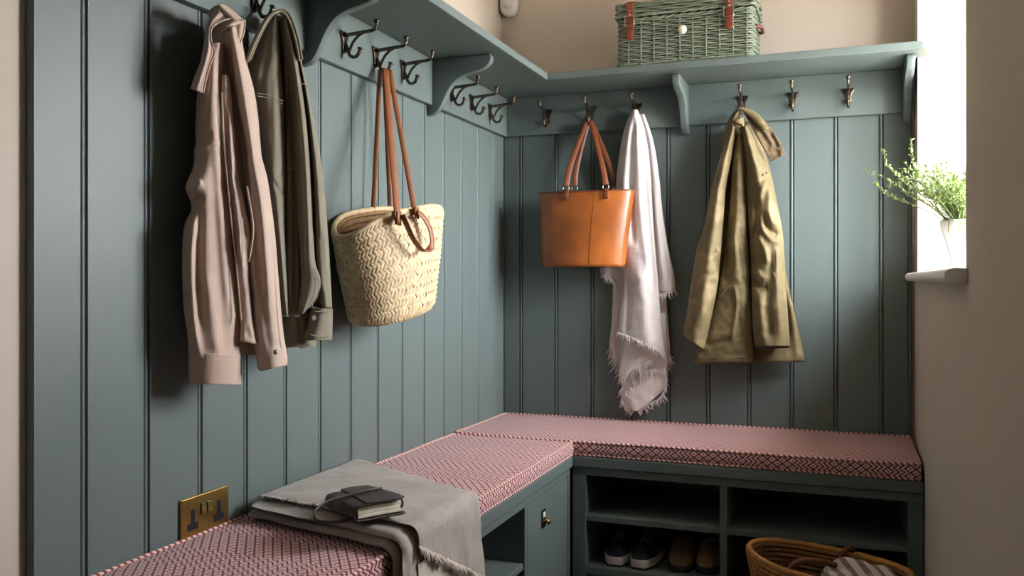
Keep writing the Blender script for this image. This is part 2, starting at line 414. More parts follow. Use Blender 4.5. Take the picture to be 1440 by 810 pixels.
# ------------------------------------------------------------------ coat hooks
HZ = 1.667
def make_hook():
    r = thing('coat_hook', None, 'hook', (0, 0, 0))
    half = [(0.0, 0.027), (0.010, 0.024), (0.018, 0.027), (0.019, 0.018), (0.012, 0.006), (0.009, -0.006), (0.011, -0.018), (0.007, -0.026), (0.0, -0.031)]
    pl = half + [(-x, z) for x, z in half[-2:0:-1]]
    obj('back_plate', prism(pl, (0, 0, 0), (0, 1, 0), (0, 0, 1), (0.006, 0, 0), 0.0015), 'bronze', r, True, auto=40)
    s = lambda pts: smoothpath([(x, 0, z) for x, z in pts], 5)
    p = s([(0.004, 0.017), (0.03, 0.018), (0.06, 0.020), (0.082, 0.021), (0.093, 0.024), (0.098, 0.033)])
    obj('upper_arm', tube(p, np.linspace(0.0055, 0.0042, len(p)), 8), 'bronze', r)
    obj('upper_knob', lathe([(0.003, -0.001), (0.0055, 0), (0.0055, 0.003), (0.0042, 0.005), (0.0062, 0.008), (0.0088, 0.011), (0.0088, 0.014), (0.005, 0.0165), (0.0005, 0.017)], (0.098, 0, 0.032), 14), 'bronze', r)
    p = s([(0.062, 0.019), (0.046, 0.012), (0.032, 0.0), (0.023, -0.014), (0.0165, -0.028)])
    obj('brace', tube(p, 0.0036, 6), 'bronze', r)
    p = s([(0.004, -0.004), (0.010, -0.014), (0.0145, -0.028), (0.021, -0.039), (0.032, -0.043), (0.042, -0.039), (0.0475, -0.029)])
    obj('lower_hook', tube(p, 0.0046, 8), 'bronze', r)
    obj('lower_knob', lathe([(0.003, -0.001), (0.0052, 0), (0.005, 0.003), (0.0042, 0.004), (0.0078, 0.007), (0.0078, 0.0095), (0.004, 0.012), (0.0005, 0.0125)], (0.0475, 0, -0.03), 14, axis=(0.35, 0, 1)), 'bronze', r)
    return r
def copy_tree(o, parent=None):
    c = o.copy(); COL.objects.link(c); c.parent = parent
    for ch in o.children: copy_tree(ch, c)
    return c
HOOK_L = [(-1.76, 'dark bronze coat hook at the top edge that holds the pink linen shirt'),
          (-1.592, 'dark bronze coat hook holding the khaki jacket'),
          (-1.218, 'empty bronze coat hook right beside the larger scrolled bracket near the khaki jacket'),
          (-1.053, 'bronze coat hook that carries the straw basket bag straps'),
          (-0.889, 'empty bronze coat hook just right of the straw bag straps, before the second bracket'),
          (-0.545, 'empty bronze hook on the left rail, first one beyond the second bracket'),
          (-0.3765, 'empty bronze hook on the left rail, middle of the three next to the corner'),
          (-0.2044, 'empty bronze hook on the left rail closest to the room corner')]
HOOK_B = [(0.188, 'empty bronze hook on the back rail between the corner and the tan tote bag'),
          (0.362, 'bronze hook on the back rail holding the tan leather tote bag'),
          (0.537, 'bronze hook on the back rail from which the pale fringed scarf hangs'),
          (0.9157, 'bronze hook on the back rail holding the olive waxed coat'),
          (1.0863, 'empty bronze hook on the back rail, next right of the olive waxed coat'),
          (1.265, 'empty bronze hook on the back rail nearest the window')]
h0 = make_hook(); first = True
for lst, side in ((HOOK_L, 0), (HOOK_B, 1)):
    for q, lab in lst:
        o = h0 if first else copy_tree(h0); first = False
        o.location = (0.02, q, HZ) if side == 0 else (q, -0.02, HZ)
        o.rotation_euler = (0, 0, 0 if side == 0 else -math.pi / 2)
        o['label'] = lab; o['group'] = 'bronze coat hooks on the rails'

# ------------------------------------------------------------------ bench units
BX, BY = 0.425, -0.485          # front planes: left bench x, back bench y
Z_BT, Z_BB = 0.470, 0.436       # bench top board
bt = thing('corner_bench', 'L-shaped teal painted bench seat beneath the patterned cushions', 'bench', (0.2, -1.2, Z_BB))
obj('seat_board', boxg((0.001, Y_PANEL, Z_BB), (BX + 0.005, BY - 0.006, Z_BT), 0.003), 'teal_paint', bt, False)
obj('seat_board', boxg((0.001, BY - 0.005, Z_BB), (1.461, -0.001, Z_BT), 0.003), 'teal_paint', bt, False)
# back unit
bu = thing('shoe_cabinet', 'open teal shoe cabinet with shelves under the bench along the back wall', 'cabinet', (0.95, -0.25, 0))
fy = BY + 0.004; T = 0.018; XR = 1.462
obj('top_rail', boxg((BX, fy, 0.409), (XR, fy + 0.03, Z_BB - 0.001), 0.002), 'teal_paint', bu, False)
obj('side_panel', boxg((BX, fy, 0.0), (0.470, -0.003, 0.409), 0.002), 'teal_paint', bu, False)
obj('side_panel', boxg((1.420, fy, 0.0), (XR, -0.003, 0.409), 0.002), 'teal_paint', bu, False)
obj('divider', boxg((0.895, fy, 0.09), (0.917, -0.003, 0.409), 0.0015), 'teal_paint', bu, False)
obj('shelf', boxg((0.470, fy + 0.002, 0.262), (0.895, -0.003, 0.280), 0.0015), 'teal_paint', bu, False)
obj('shelf', boxg((0.917, fy + 0.002, 0.262), (1.420, -0.003, 0.280), 0.0015), 'teal_paint', bu, False)
obj('bottom_board', boxg((0.470, fy + 0.002, 0.09), (0.895, -0.003, 0.113), 0.0015), 'teal_paint', bu, False)
obj('bottom_board', boxg((0.917, fy + 0.002, 0.09), (1.420, -0.003, 0.113), 0.0015), 'teal_paint', bu, False)
obj('plinth', boxg((0.470, fy + 0.03, 0.0), (1.420, fy + 0.048, 0.09)), 'teal_paint', bu, False)
# left unit: open cubby nearer the camera, a door at the corner
lu = thing('bench_cabinet', 'teal bench cabinet with a flush door and open cubby along the left wall', 'cabinet', (0.2, -1.2, 0))
fx = BX - 0.004
obj('top_rail', boxg((fx - 0.03, Y_PANEL, 0.409), (fx, BY - 0.008, Z_BB - 0.001), 0.002), 'teal_paint', lu, False)
yD0, yD1 = -0.515, -0.905
obj('stile', boxg((fx - 0.03, yD0, 0.0), (fx, BY - 0.008, 0.409), 0.002), 'teal_paint', lu, False)
for y in (-0.925, -1.45, -2.141):
    obj('divider', boxg((0.003, y, 0.0), (fx, y + 0.02, 0.409), 0.002), 'teal_paint', lu, False)
dr = obj('door', boxg((fx - 0.02, yD1 + 0.003, 0.093), (fx - 0.001, yD0 - 0.003, 0.406), 0.002), 'teal_paint', lu, False)
for y0, y1 in ((-1.43, -0.925), (-2.121, -1.45)):
    obj('shelf', boxg((0.003, y0, 0.235), (fx - 0.005, y1, 0.253), 0.0015), 'teal_paint', lu, False)
    obj('bottom_board', boxg((0.003, y0, 0.09), (fx - 0.002, y1, 0.113), 0.0015), 'teal_paint', lu, False)
obj('plinth', boxg((fx - 0.06, Y_PANEL + 0.02, 0.0), (fx - 0.042, BY - 0.008, 0.09)), 'teal_paint', lu, False)
# brass latch on the door
lc = on_plane(764, 729, (fx, 0, 0), (1, 0, 0)); ly, lz = lc[1], lc[2]
obj('latch', boxg((fx - 0.001, ly - 0.016, lz - 0.026), (fx + 0.003, ly + 0.016, lz + 0.026), 0.001), 'bronze', dr, False)
obj('latch_knob', lathe([(0.005, 0), (0.005, 0.006), (0.009, 0.010), (0.0095, 0.015), (0.006, 0.019), (0.0005, 0.020)], (fx + 0.002, ly + 0.002, lz - 0.008), 16, axis=(1, 0, 0)), 'polished_brass', dr)
obj('label_window', boxg((fx + 0.002, ly - 0.009, lz + 0.004), (fx + 0.004, ly + 0.009, lz + 0.02), 0.0005), 'white_plastic', dr, False)

# ------------------------------------------------------------------ cushions
def cushion(name, label, x0, x1, y0, y1, seed, uvrot=False):
    z0, z1 = Z_BT + 0.001, Z_CUSH; r = 0.010
    th = thing(name, label, 'cushion', ((x0 + x1) / 2, (y0 + y1) / 2, z0), 'patterned bench cushions')
    nx = max(8, int((x1 - x0) / 0.03)); ny = max(8, int((y1 - y0) / 0.03))
    rng = np.linspace(0, 1, nx + 1); rny = np.linspace(0, 1, ny + 1)
    def wob(a, s): return 0.003 * mnoise.noise(Vector((a * 4.0, s + seed, 0.3)))
    V = []; UV = []; F = []
    X, Y = np.meshgrid(x0 + rng * (x1 - x0), y0 + rny * (y1 - y0), indexing='ij')
    Pz = np.zeros_like(X)
    for i in range(nx + 1):
        for j in range(ny + 1):
            ex = min(rng[i], 1 - rng[i]) * (x1 - x0); ey = min(rny[j], 1 - rny[j]) * (y1 - y0)
            e = min(1, ex / 0.09) ** 0.5 * min(1, ey / 0.09) ** 0.5
            Pz[i, j] = z1 - 0.004 + 0.007 * e + 0.004 * mnoise.noise(Vector((X[i, j] * 5, Y[i, j] * 5, seed))) * e + wob(X[i, j] + Y[i, j], 3.1)
    top = np.stack([X, Y, Pz], -1)
    g = G()
    fv = top.reshape(-1, 3); ff = grid_faces(nx + 1, ny + 1)
    def uvf(p): return (p[1], p[0]) if uvrot else (p[0], p[1])
    g.add(fv, ff, [uvf(fv[i]) for q in ff for i in q])
    edges = [top[:, 0], top[-1, :], top[::-1, -1], top[0, ::-1]]
    norms = [(0, -1), (1, 0), (0, 1), (-1, 0)]
    loops = []
    for E, nn in zip(edges, norms):
        rows = []
        for k in range(5):
            t = k / 4; bul = 0.005 * math.sin(math.pi * t)
            row = E.copy(); row[:, 2] = E[:, 2] * (1 - t) + z0 * t; row[:, 0] += nn[0] * bul; row[:, 1] += nn[1] * bul
            rows.append(row)
        A = np.array(rows); L = np.concatenate([[0], np.cumsum(np.linalg.norm(np.diff(E, axis=0), axis=1))])
        fa = grid_faces(5, A.shape[1]); m = A.shape[1]
        g.add(A.reshape(-1, 3), fa, [(L[i % m], A.reshape(-1, 3)[i][2] * 1.0) for q in fa for i in q])
    # underside
    b = [(x0, y0, z0), (x1, y0, z0), (x1, y1, z0), (x0, y1, z0)]; g.add(b, [(3, 2, 1, 0)], [(0, 0)] * 4)
    c = obj('cover', g.geo, 'cushion_fabric', th)
    ring = np.concatenate([e[:-1] for e in edges]); ring[:, 2] += 0.001
    obj('piping', tube(ring, 0.0042, 7, True, True), 'piping_fabric', th)
    r2 = ring.copy(); r2[:, 2] = z0 + 0.004
    obj('piping', tube(r2, 0.0038, 7, True, True), 'piping_fabric', th)
    return th
cushion('bench_cushion', 'dark red and pink geometric cushion along the back wall under the coats', 0.006, 1.455, BY, -0.008, 1.3)
cushion('bench_cushion', 'long dark red and pink geometric cushion along the left wall under the throw', 0.006, BX + 0.003, Y_PANEL, BY - 0.007, 7.7, True)

# ------------------------------------------------------------------ brass double socket
sk = thing('power_socket', 'brass double power socket with black inserts on the left panelling', 'socket', (0, -1.732, 0.513))
y0, y1, z0, z1 = -1.804, -1.660, 0.5135, 0.5995
obj('face_plate', boxg((0.0005, y0, z0), (0.007, y1, z1), 0.0015), 'brass', sk, False)
for yc in (-1.772, -1.692):
    pl = [(-0.0055, 0.020), (0.0055, 0.020), (0.0055, -0.008), (0.0155, -0.008), (0.0155, -0.022), (-0.0155, -0.022), (-0.0155, -0.008), (-0.0055, -0.008)]
    ins = obj('insert', prism(pl, (0.0065, yc, 0.5545), (0, 1, 0), (0, 0, 1), (0.0012, 0, 0)), 'black_plastic', sk, False)
for yc in (-1.741, -1.7225):
    sw = obj('switch_surround', boxg((0.0065, yc - 0.0088, 0.5585), (0.0078, yc + 0.0088, 0.5825)), 'black_plastic', sk, False)
    obj('rocker_switch', prism([(0, -0.011), (0.004, -0.011), (0.0015, 0.011), (0, 0.011)], (0.0078, yc - 0.0072, 0.5705), (1, 0, 0), (0, 0, 1), (0, 0.0144, 0), 0.0005), 'polished_brass', sw, False)

# ------------------------------------------------------------------ motion sensor in the corner
ms = thing('motion_sensor', 'small white motion sensor high in the room corner', 'sensor', (0.03, 0.0, 2.06))
sc_ = on_plane(714, 0, (0, -0.02, 0), (0, -1, 0)); sx = sc_[0]; zb = on_plane(714, 22, (0, -0.02, 0), (0, -1, 0))[2]
pl = [(0.033 * math.cos(a), 0.04 + 0.033 * math.sin(a) - 0.007) for a in np.linspace(math.pi, 2 * math.pi, 13)] + [(0.033, 0.10), (-0.033, 0.10)]
obj('housing', prism(pl, (sx, TP, zb), (1, 0, 0), (0, 0, 1), (0, -0.045, 0), 0.008), 'white_plastic', ms, True, auto=50)
obj('lens', lathe([(0.020, 0), (0.019, 0.004), (0.013, 0.008), (0.001, 0.010)], (sx, TP - 0.044, zb + 0.045), 20, axis=(0, -1, 0)), 'white_plastic', ms)

# ------------------------------------------------------------------ cloth helpers
def resample(pl, n):
    p = np.array(pl, float); d = np.concatenate([[0], np.cumsum(np.linalg.norm(np.diff(p, axis=0), axis=1))]); d /= d[-1]
    t = np.linspace(0, 1, n)
    return np.stack([np.interp(t, d, p[:, 0]), np.interp(t, d, p[:, 1])], -1)
def smooth_poly(pl, n=6):
    return smoothpath([(a, b) for a, b in pl], n)
def seg_dist(P, pl):
    """distance, signed side and along-parameter of points P (m,2) to polyline"""
    pl = np.array(pl, float); best = np.full(len(P), 1e9); side = np.ones(len(P)); par = np.zeros(len(P))
    L = np.concatenate([[0], np.cumsum(np.linalg.norm(np.diff(pl, axis=0), axis=1))])
    for i in range(len(pl) - 1):
        a, b = pl[i], pl[i + 1]; ab = b - a; l2 = ab @ ab + 1e-9
        t = np.clip(((P - a) @ ab) / l2, 0, 1); q = a + t[:, None] * ab; dv = P - q; d = np.linalg.norm(dv, axis=1)
        m = d < best; best[m] = d[m]; side[m] = np.sign(ab[0] * dv[m, 1] - ab[1] * dv[m, 0]); par[m] = (L[i] + t[m] * math.sqrt(l2)) / L[-1]
    return best, side, par
class Hang:
    """vertical plane in which a hanging thing is measured; n points away from the wall"""
    def __init__(s, p0, n, wall):
        s.p0 = np.array(p0, float); n = np.array(n, float); s.n = n / np.linalg.norm(n); s.wall = wall
    def P(s, px, py, off=0.0):
        px = np.asarray(px, float); py = np.asarray(py, float); off = np.broadcast_to(np.asarray(off, float), px.shape)
        d = ray(px, py); sc = ((s.p0 - CAM) @ s.n + off) / (d @ s.n)
        return CAM + d * sc[..., None]
    def clamp(s, V):
        V = V.copy(); c = np.where(V[:, 2] > Z_RB - 0.004, 0.023, 0.004)
        if s.wall == 'left': V[:, 0] = np.maximum(V[:, 0], c)
        else: V[:, 1] = np.minimum(V[:, 1], -c)
        return V
def sheet(hg, L, R, off=0.0, dome=0.02, folds=(), back=None, th=0.003, nu=44, nv=90, noise=(0.0015, 35), seed=1.0, domev=None, edge_pow=0.6, smooth_edges=True):
    """cloth piece between two edge lines L and R (top to bottom, photo pixels) with folds:
    ('r', line, height, width) ridge or valley, ('s', line, height, width) step that dies out to the left of the line's direction"""
    if smooth_edges: L, R = smooth_poly(L), smooth_poly(R)
    l = resample(L, nv); r = resample(R, nv); u = np.linspace(0, 1, nu)
    PX = l[:, None, :] * (1 - u)[None, :, None] + r[:, None, :] * u[None, :, None]
    fl = PX.reshape(-1, 2); ww = np.sin(np.pi * u) ** edge_pow
    W = np.broadcast_to(ww, (nv, nu)); v = np.linspace(0, 1, nv)
    dv = np.interp(v, *zip(*domev)) if domev else np.ones(nv)
    O = (dome * W * dv[:, None]).ravel()
    for f in folds:
        d, sd, par = seg_dist(fl, smooth_poly(f[1]) if len(f[1]) > 2 else f[1])
        tap = np.clip(np.minimum(par, 1 - par) * 8 + 0.25, 0, 1)
        if f[0] == 'r': O += f[2] * np.exp(-(d / f[3]) ** 2) * tap
        else:
            x = d * sd; O += f[2] * tap * np.where(x > 0, np.exp(-x / f[3]), 0) * (1 - np.exp(-np.maximum(x, 0) / 1.2))
    if noise[0]:
        base = hg.P(fl[:, 0], fl[:, 1]); O += noise[0] * nz3(base, noise[1], seed) + noise[0] * 1.2 * nz3(base * np.array([1, 1, 0.35]), noise[1] * 0.6, seed + 5)
    Fp = hg.P(fl[:, 0], fl[:, 1], off + O)
    if back is not None: Bp = Fp - hg.n * ((O + back) * W.ravel() * 1.0)[:, None]
    else: Bp = Fp - hg.n * (th * np.minimum(1, W.ravel() * 3))[:, None]
    Fp = hg.clamp(Fp); Bp = hg.clamp(Bp)
    m = nv * nu; idx = np.arange(m).reshape(nv, nu); bi = idx + m
    bi = bi.copy(); bi[:, 0] = idx[:, 0]; bi[:, -1] = idx[:, -1]
    F = []
    for i in range(nv - 1):
        for j in range(nu - 1):
            F.append((idx[i, j], idx[i, j + 1], idx[i + 1, j + 1], idx[i + 1, j]))
            F.append(tuple(dict.fromkeys((bi[i, j], bi[i + 1, j], bi[i + 1, j + 1], bi[i, j + 1]))))
    for i in (0, nv - 1):
        for j in range(nu - 1):
            q = tuple(dict.fromkeys((idx[i, j], idx[i, j + 1], bi[i, j + 1], bi[i, j])))
            F.append(q if i else q[::-1])
    V = np.concatenate([Fp, Bp])
    used = np.zeros(len(V), bool); 
    for q in F: used[list(q)] = True
    mp = np.cumsum(used) - 1
    return V[used], [tuple(mp[k] for k in q) for q in F]
def seam(hg, line, off, r=0.0012):
    p = smooth_poly(line, 4); return tube(hg.P(p[:, 0], p[:, 1], off), r, 5)
def fringe(hg, line, off, n, length, down=(0, 1), seed=1, r=0.0016, spread=0.5, dome=0.0):
    """short twisted threads hanging from a hem; length in photo pixels"""
    rnd = random.Random(seed); p = resample(smooth_poly(line), n); g = G()
    for ai, a in enumerate(p):
        le = length * rnd.uniform(0.6, 1.25); dx = down[0] + rnd.uniform(-spread, spread); dy = down[1] + rnd.uniform(-0.2, 0.2)
        k = rnd.uniform(-0.5, 0.5); o = off + dome * math.sin(math.pi * (ai + 0.5) / n) ** 0.6 + rnd.uniform(-0.002, 0.004)
        q = [(a[0] - dx * 1.5, a[1] - dy * 1.5), (a[0] + dx * le * 0.5 + k * le * 0.15, a[1] + dy * le * 0.5), (a[0] + dx * le + k * le * 0.3, a[1] + dy * le)]
        pts = hg.clamp(hg.P([x[0] for x in q], [x[1] for x in q], [o, o + 0.003, o + rnd.uniform(-0.002, 0.004)]))
        g.add(*tube(pts, [r, r * 1.1, r * 0.5], 4))
    return g.geo
def button(hg, px, py, off, r=0.005):
    c = hg.P(px, py, off); return lathe([(r * 0.9, -0.001), (r, 0.0005), (r * 0.95, 0.0018), (r * 0.6, 0.0014), (r * 0.1, 0.0013)], c, 14, axis=hg.n)

# ------------------------------------------------------------------ pink linen shirt
H1 = Hang((0.088, -1.76, 1.3), (0.86, -0.51, 0), 'left')
sh = thing('linen_shirt', 'pale pink linen shirt hanging by its collar on the left wall', 'shirt', (0.10, -1.76, 0.83))
obj('back_panel', sheet(H1, [(301, 22), (290, 80), (281, 140), (276, 220), (272, 330), (280, 440), (330, 497)], [(335, 30), (345, 80), (360, 140), (368, 220), (378, 330), (386, 440), (390, 503)], -0.035, 0.03, back=0.045,
    folds=[('r', [(345, 430), (347, 500)], -0.01, 5)]), 'pink_linen', sh)
obj('sleeve', sheet(H1, [(298, 60), (285, 110), (280, 150), (277, 195), (273, 232), (261, 262), (267, 280), (269, 296), (261, 312), (257, 335), (256, 380), (258, 430), (263, 470), (265, 500), (266, 539)],
    [(314, 60), (313, 100), (312, 140), (316, 200), (320, 240), (326, 300), (331, 350), (336, 400), (339, 440), (337, 470), (340, 505), (340, 541)], 0.0, 0.04, back=0.03, nu=60, nv=150,
    folds=[('r', [(296, 70), (302, 130), (306, 220), (312, 320), (322, 440)], 0.006, 7), ('r', [(275, 300), (268, 360), (272, 450), (280, 500)], 0.014, 6), ('r', [(281, 300), (279, 370), (284, 460)], -0.008, 6),
           ('r', [(276, 205), (290, 192), (300, 188)], -0.006, 4), ('r', [(276, 214), (292, 203), (312, 200)], 0.006, 4), ('r', [(262, 263), (272, 262), (284, 255)], 0.010, 6), ('r', [(268, 290), (276, 283), (284, 276)], -0.01, 5),
           ('r', [(300, 230), (304, 330), (312, 430), (318, 500)], -0.005, 9), ('r', [(290, 380), (300, 450), (306, 500)], 0.004, 8), ('s', [(266, 496), (300, 497), (340, 498)], 0.003, 8)]), 'pink_linen', sh)
obj('cuff', sheet(H1, [(265, 497), (265, 518), (265.5, 540)], [(340, 498), (340, 520), (340.5, 541)], 0.004, 0.038, th=0.004, nv=30, noise=(0.001, 30)), 'pink_linen', sh)
obj('placket', sheet(H1, [(312, 105), (311, 140), (314, 190), (318, 240), (324, 300), (330, 350), (336, 410), (339, 460), (337, 480)],
    [(322, 105), (326, 140), (330, 190), (334, 240), (345, 290), (352, 330), (350, 375), (354, 440), (362, 484)], 0.022, 0.014, th=0.005, nu=34, nv=120,
    folds=[('r', [(316, 150), (320, 230), (328, 310), (336, 380)], -0.009, 3.5), ('r', [(322, 160), (327, 240), (334, 300), (340, 370)], 0.007, 3), ('r', [(328, 240), (338, 290), (346, 330)], -0.007, 3),
           ('r', [(345, 300), (336, 340), (342, 380)], 0.005, 4), ('r', [(338, 400), (345, 450), (352, 482)], -0.005, 6)], noise=(0.003, 60)), 'pink_linen', sh)
obj('sleeve', sheet(H1, [(321, 40), (325, 80), (330, 130), (338, 170), (345, 205), (349, 250), (352, 300), (353, 340), (349, 375), (354, 420), (359, 470), (363, 500), (367, 522)],
    [(331, 36), (340, 70), (348, 95), (356, 125), (360, 150), (363, 190), (368, 220), (376, 250), (382, 290), (387, 330), (391, 380), (395, 430), (399, 470), (404, 500), (404, 514)], 0.01, 0.035, back=0.035, nu=56, nv=150,
    folds=[('r', [(330, 60), (340, 120), (350, 190), (360, 270)], 0.006, 6), ('r', [(352, 270), (362, 350), (370, 430), (380, 500)], -0.006, 7), ('r', [(362, 240), (372, 330), (380, 420)], 0.006, 7), ('s', [(396, 500), (390, 450), (386, 380), (384, 340)], 0.006, 7),
           ('r', [(349, 260), (356, 320), (352, 365)], 0.012, 4), ('r', [(366, 490), (385, 486), (400, 480)], -0.003, 3)]), 'pink_linen', sh)
obj('collar', sheet(H1, [(303, 8), (296, 28), (289, 55), (283, 85), (275, 105), (269, 123)], [(318, 26), (302, 33), (296, 42), (297, 58), (301, 74), (294, 92), (288, 115), (286, 131)], 0.03, 0.02, th=0.008, nv=80, folds=[('r', [(292, 60), (288, 90), (280, 118)], 0.006, 5)]), 'pink_linen', sh)
obj('collar', sheet(H1, [(303, 8), (308, 16), (314, 22), (320, 27)], [(314, 5), (326, 13), (336, 22), (344, 30)], 0.03, 0.022, back=0.05, nv=30), 'pink_linen', sh)
obj('collar', sheet(H1, [(319, 27), (323, 34), (328, 45), (334, 57)], [(343, 28), (344, 36), (342, 50), (337, 61)], 0.0, 0.006, th=0.006, nv=30), 'pink_linen', sh)
SEAMS = []; SEAMS.append(seam(H1, [(344, 29), (330, 26), (318, 27), (306, 32), (297, 41), (297, 57), (302, 74), (295, 92), (289, 115), (286, 131)], 0.048, 0.0022)); SEAMS.append(seam(H1, [(344, 29), (344, 38), (341, 52), (337, 61)], 0.012, 0.002))
SEAMS.append(seam(H1, [(312, 130), (315, 200), (324, 300), (332, 370), (339, 450)], 0.036, 0.0018)); SEAMS.append(seam(H1, [(347, 262), (352, 290), (356, 325), (350, 368)], 0.05, 0.002))
for q in SEAMS: obj('stitched_edge', q, 'pink_linen', sh)
obj('button', button(H1, 391, 494, 0.045), 'white_plastic', sh)

# ------------------------------------------------------------------ khaki jacket
H2 = Hang((0.088, -1.60, 1.3), (0.86, -0.51, 0), 'left')
jk = thing('khaki_jacket', 'faded khaki cotton jacket hanging behind the pink shirt', 'jacket', (0.11, -1.60, 0.85))
obj('back_panel', sheet(H2, [(376, 24), (362, 50), (351, 75), (347, 90), (352, 120), (362, 200), (380, 330), (395, 440), (402, 489)], [(402, 20), (412, 40), (420, 70), (424, 95), (430, 130), (436, 200), (440, 330), (440, 440), (439, 485)], -0.035, 0.02, back=0.03,
    folds=[('r', [(375, 40), (360, 80), (356, 110)], 0.008, 5)]), 'olive_twill', jk)
obj('front_panel', sheet(H2, [(384, 22), (370, 60), (358, 95), (355, 108), (360, 140), (367, 180), (375, 240), (384, 300), (390, 360), (396, 410), (401, 442)],
    [(391, 20), (393, 60), (396, 110), (398, 150), (400, 200), (401, 260), (401, 330), (404, 400), (406, 446)], 0.0, 0.03, back=0.03, nu=40, nv=120,
    folds=[('r', [(384, 40), (372, 90), (366, 140)], -0.006, 6), ('r', [(388, 60), (388, 140), (388, 240)], 0.006, 6), ('r', [(374, 180), (384, 260), (392, 340)], 0.006, 6), ('s', [(360, 128), (378, 132), (398, 140)], 0.003, 9), ('r', [(385, 255), (392, 268), (400, 272)], -0.006, 3)]), 'olive_twill', jk)
obj('front_panel', sheet(H2, [(392, 22), (396, 60), (399, 110), (401, 160), (401, 220), (401, 300), (401, 380), (401, 444)],
    [(399, 22), (407, 70), (413, 130), (417, 180), (419, 240), (420, 320), (424, 400), (426, 447)], -0.01, 0.02, th=0.008, nu=36, nv=120,
    folds=[('r', [(406, 120), (411, 200), (414, 300), (414, 430)], -0.014, 3.5), ('s', [(400, 240), (409, 235), (418, 238)], 0.003, 8), ('s', [(402, 66), (408, 64), (412, 68)], 0.003, 6), ('s', [(401, 432), (412, 434), (426, 436)], 0.003, 6)]), 'olive_twill', jk)
obj('sleeve', sheet(H2, [(397, 22), (404, 60), (411, 100), (417, 150), (422, 210), (425, 270), (427, 330), (427, 380), (425, 410), (424, 441)],
    [(405, 28), (414, 60), (421, 95), (427, 130), (432, 170), (436, 220), (439, 280), (441, 330), (444, 370), (452, 393), (451, 408), (446, 420), (436, 430), (427, 441)], 0.015, 0.025, back=0.02, nu=36, nv=130,
    folds=[('r', [(412, 80), (422, 150), (430, 240), (434, 330)], 0.008, 5), ('s', [(418, 120), (426, 116), (434, 122)], 0.003, 7), ('s', [(434, 436), (447, 418), (449, 396), (440, 372)], 0.005, 6), ('s', [(422, 238), (430, 240), (438, 246)], 0.003, 7)]), 'olive_twill', jk)
obj('sleeve', sheet(H2, [(404, 28), (414, 60), (423, 100), (431, 150), (437, 210), (441, 280), (443, 340), (446, 390), (450, 432)],
    [(408, 30), (419, 60), (427, 100), (434, 128), (442, 170), (449, 210), (455, 250), (459, 300), (462, 340), (465, 390), (467, 433)], 0.0, 0.032, back=0.03, nu=36, nv=130,
    folds=[('r', [(420, 90), (433, 160), (444, 240), (450, 330)], 0.007, 5), ('r', [(452, 330), (455, 370), (460, 410)], -0.006, 5)]), 'olive_twill', jk)
obj('cuff', sheet(H2, [(441, 434), (436, 452), (426, 479)], [(468, 434), (468, 455), (467, 478)], 0.01, 0.03, back=0.02, nv=36, folds=[('s', [(436, 470), (450, 474), (468, 472)], 0.003, 5)]), 'olive_twill', jk)
obj('hem', sheet(H2, [(402, 441), (402, 460), (402, 489)], [(440, 430), (438, 455), (428, 488)], -0.015, 0.02, th=0.006, nv=30, folds=[('r', [(420, 445), (424, 485)], -0.01, 4)]), 'olive_twill', jk)
obj('lining', sheet(H2, [(420, 470), (421, 480), (422, 490)], [(444, 470), (444, 478), (443, 487)], -0.03, 0.004, th=0.003, nv=12), 'olive_twill_light', jk)
g = G()
p = smooth_poly([(348, 86), (355, 68), (366, 44), (378, 24), (388, 17), (396, 16), (404, 23), (411, 40), (417, 62), (421, 85)])
obj('collar', strap(H2.P(p[:, 0], p[:, 1], 0.035), 0.03, 0.006, H2.n), 'olive_twill', jk)
g.add(*seam(H2, [(348, 86), (355, 68), (366, 44), (378, 24), (388, 17), (396, 16), (404, 23), (411, 40), (417, 62), (421, 85)], 0.052, 0.0028))
obj('collar_edge', g.geo, 'olive_twill_light', jk)
g = G()
for ln, o in (([(360, 131), (378, 134), (398, 142)], 0.031), ([(360, 135), (378, 138), (398, 146)], 0.031), ([(419, 122), (427, 118), (434, 124)], 0.043), ([(401, 241), (409, 237), (418, 240)], 0.012), ([(401, 436), (412, 438), (426, 440)], 0.013), ([(434, 434), (446, 417), (448, 397), (441, 377)], 0.042), ([(436, 470), (450, 474), (467, 472)], 0.042), ([(442, 438), (455, 438), (467, 437)], 0.042)):
    obj('stitched_seam', seam(H2, ln, o, 0.0010), 'olive_twill_light', jk)
obj('button', button(H2, 441, 447, 0.042, 0.006), 'olive_twill', jk); 

# ------------------------------------------------------------------ pale fringed scarf on the back wall
H3 = Hang((0.537, -0.052, 1.3), (0.0, -1, 0), 'back')
sf = thing('fringed_scarf', 'pale cream linen scarf with frayed edges hanging beside the tan tote', 'scarf', (0.537, -0.06, 0.53))
obj('under_fold', sheet(H3, [(886, 162), (874, 215), (866, 280), (864, 340), (862, 400), (860, 450), (857, 490), (866, 515), (874, 530)], [(898, 158), (912, 200), (925, 280), (930, 350), (936, 410), (940, 460), (943, 500), (941, 508), (936, 520)], -0.03, 0.012, back=0.03,
    folds=[('r', [(880, 420), (872, 480), (874, 528)], -0.012, 5)]), 'cream_scarf', sf)
obj('side_fold', sheet(H3, [(900, 160), (910, 200), (916, 260), (919, 320), (921, 370), (922, 412)], [(906, 160), (918, 195), (926, 240), (932, 300), (940, 350), (948, 385), (950, 410)], -0.018, 0.02, back=0.02,
    folds=[('r', [(914, 220), (924, 300), (934, 400)], 0.008, 5), ('r', [(918, 240), (930, 330), (941, 405)], -0.008, 4), ('s', [(922, 392), (936, 398), (950, 396)], 0.003, 6)]), 'cream_scarf', sf)
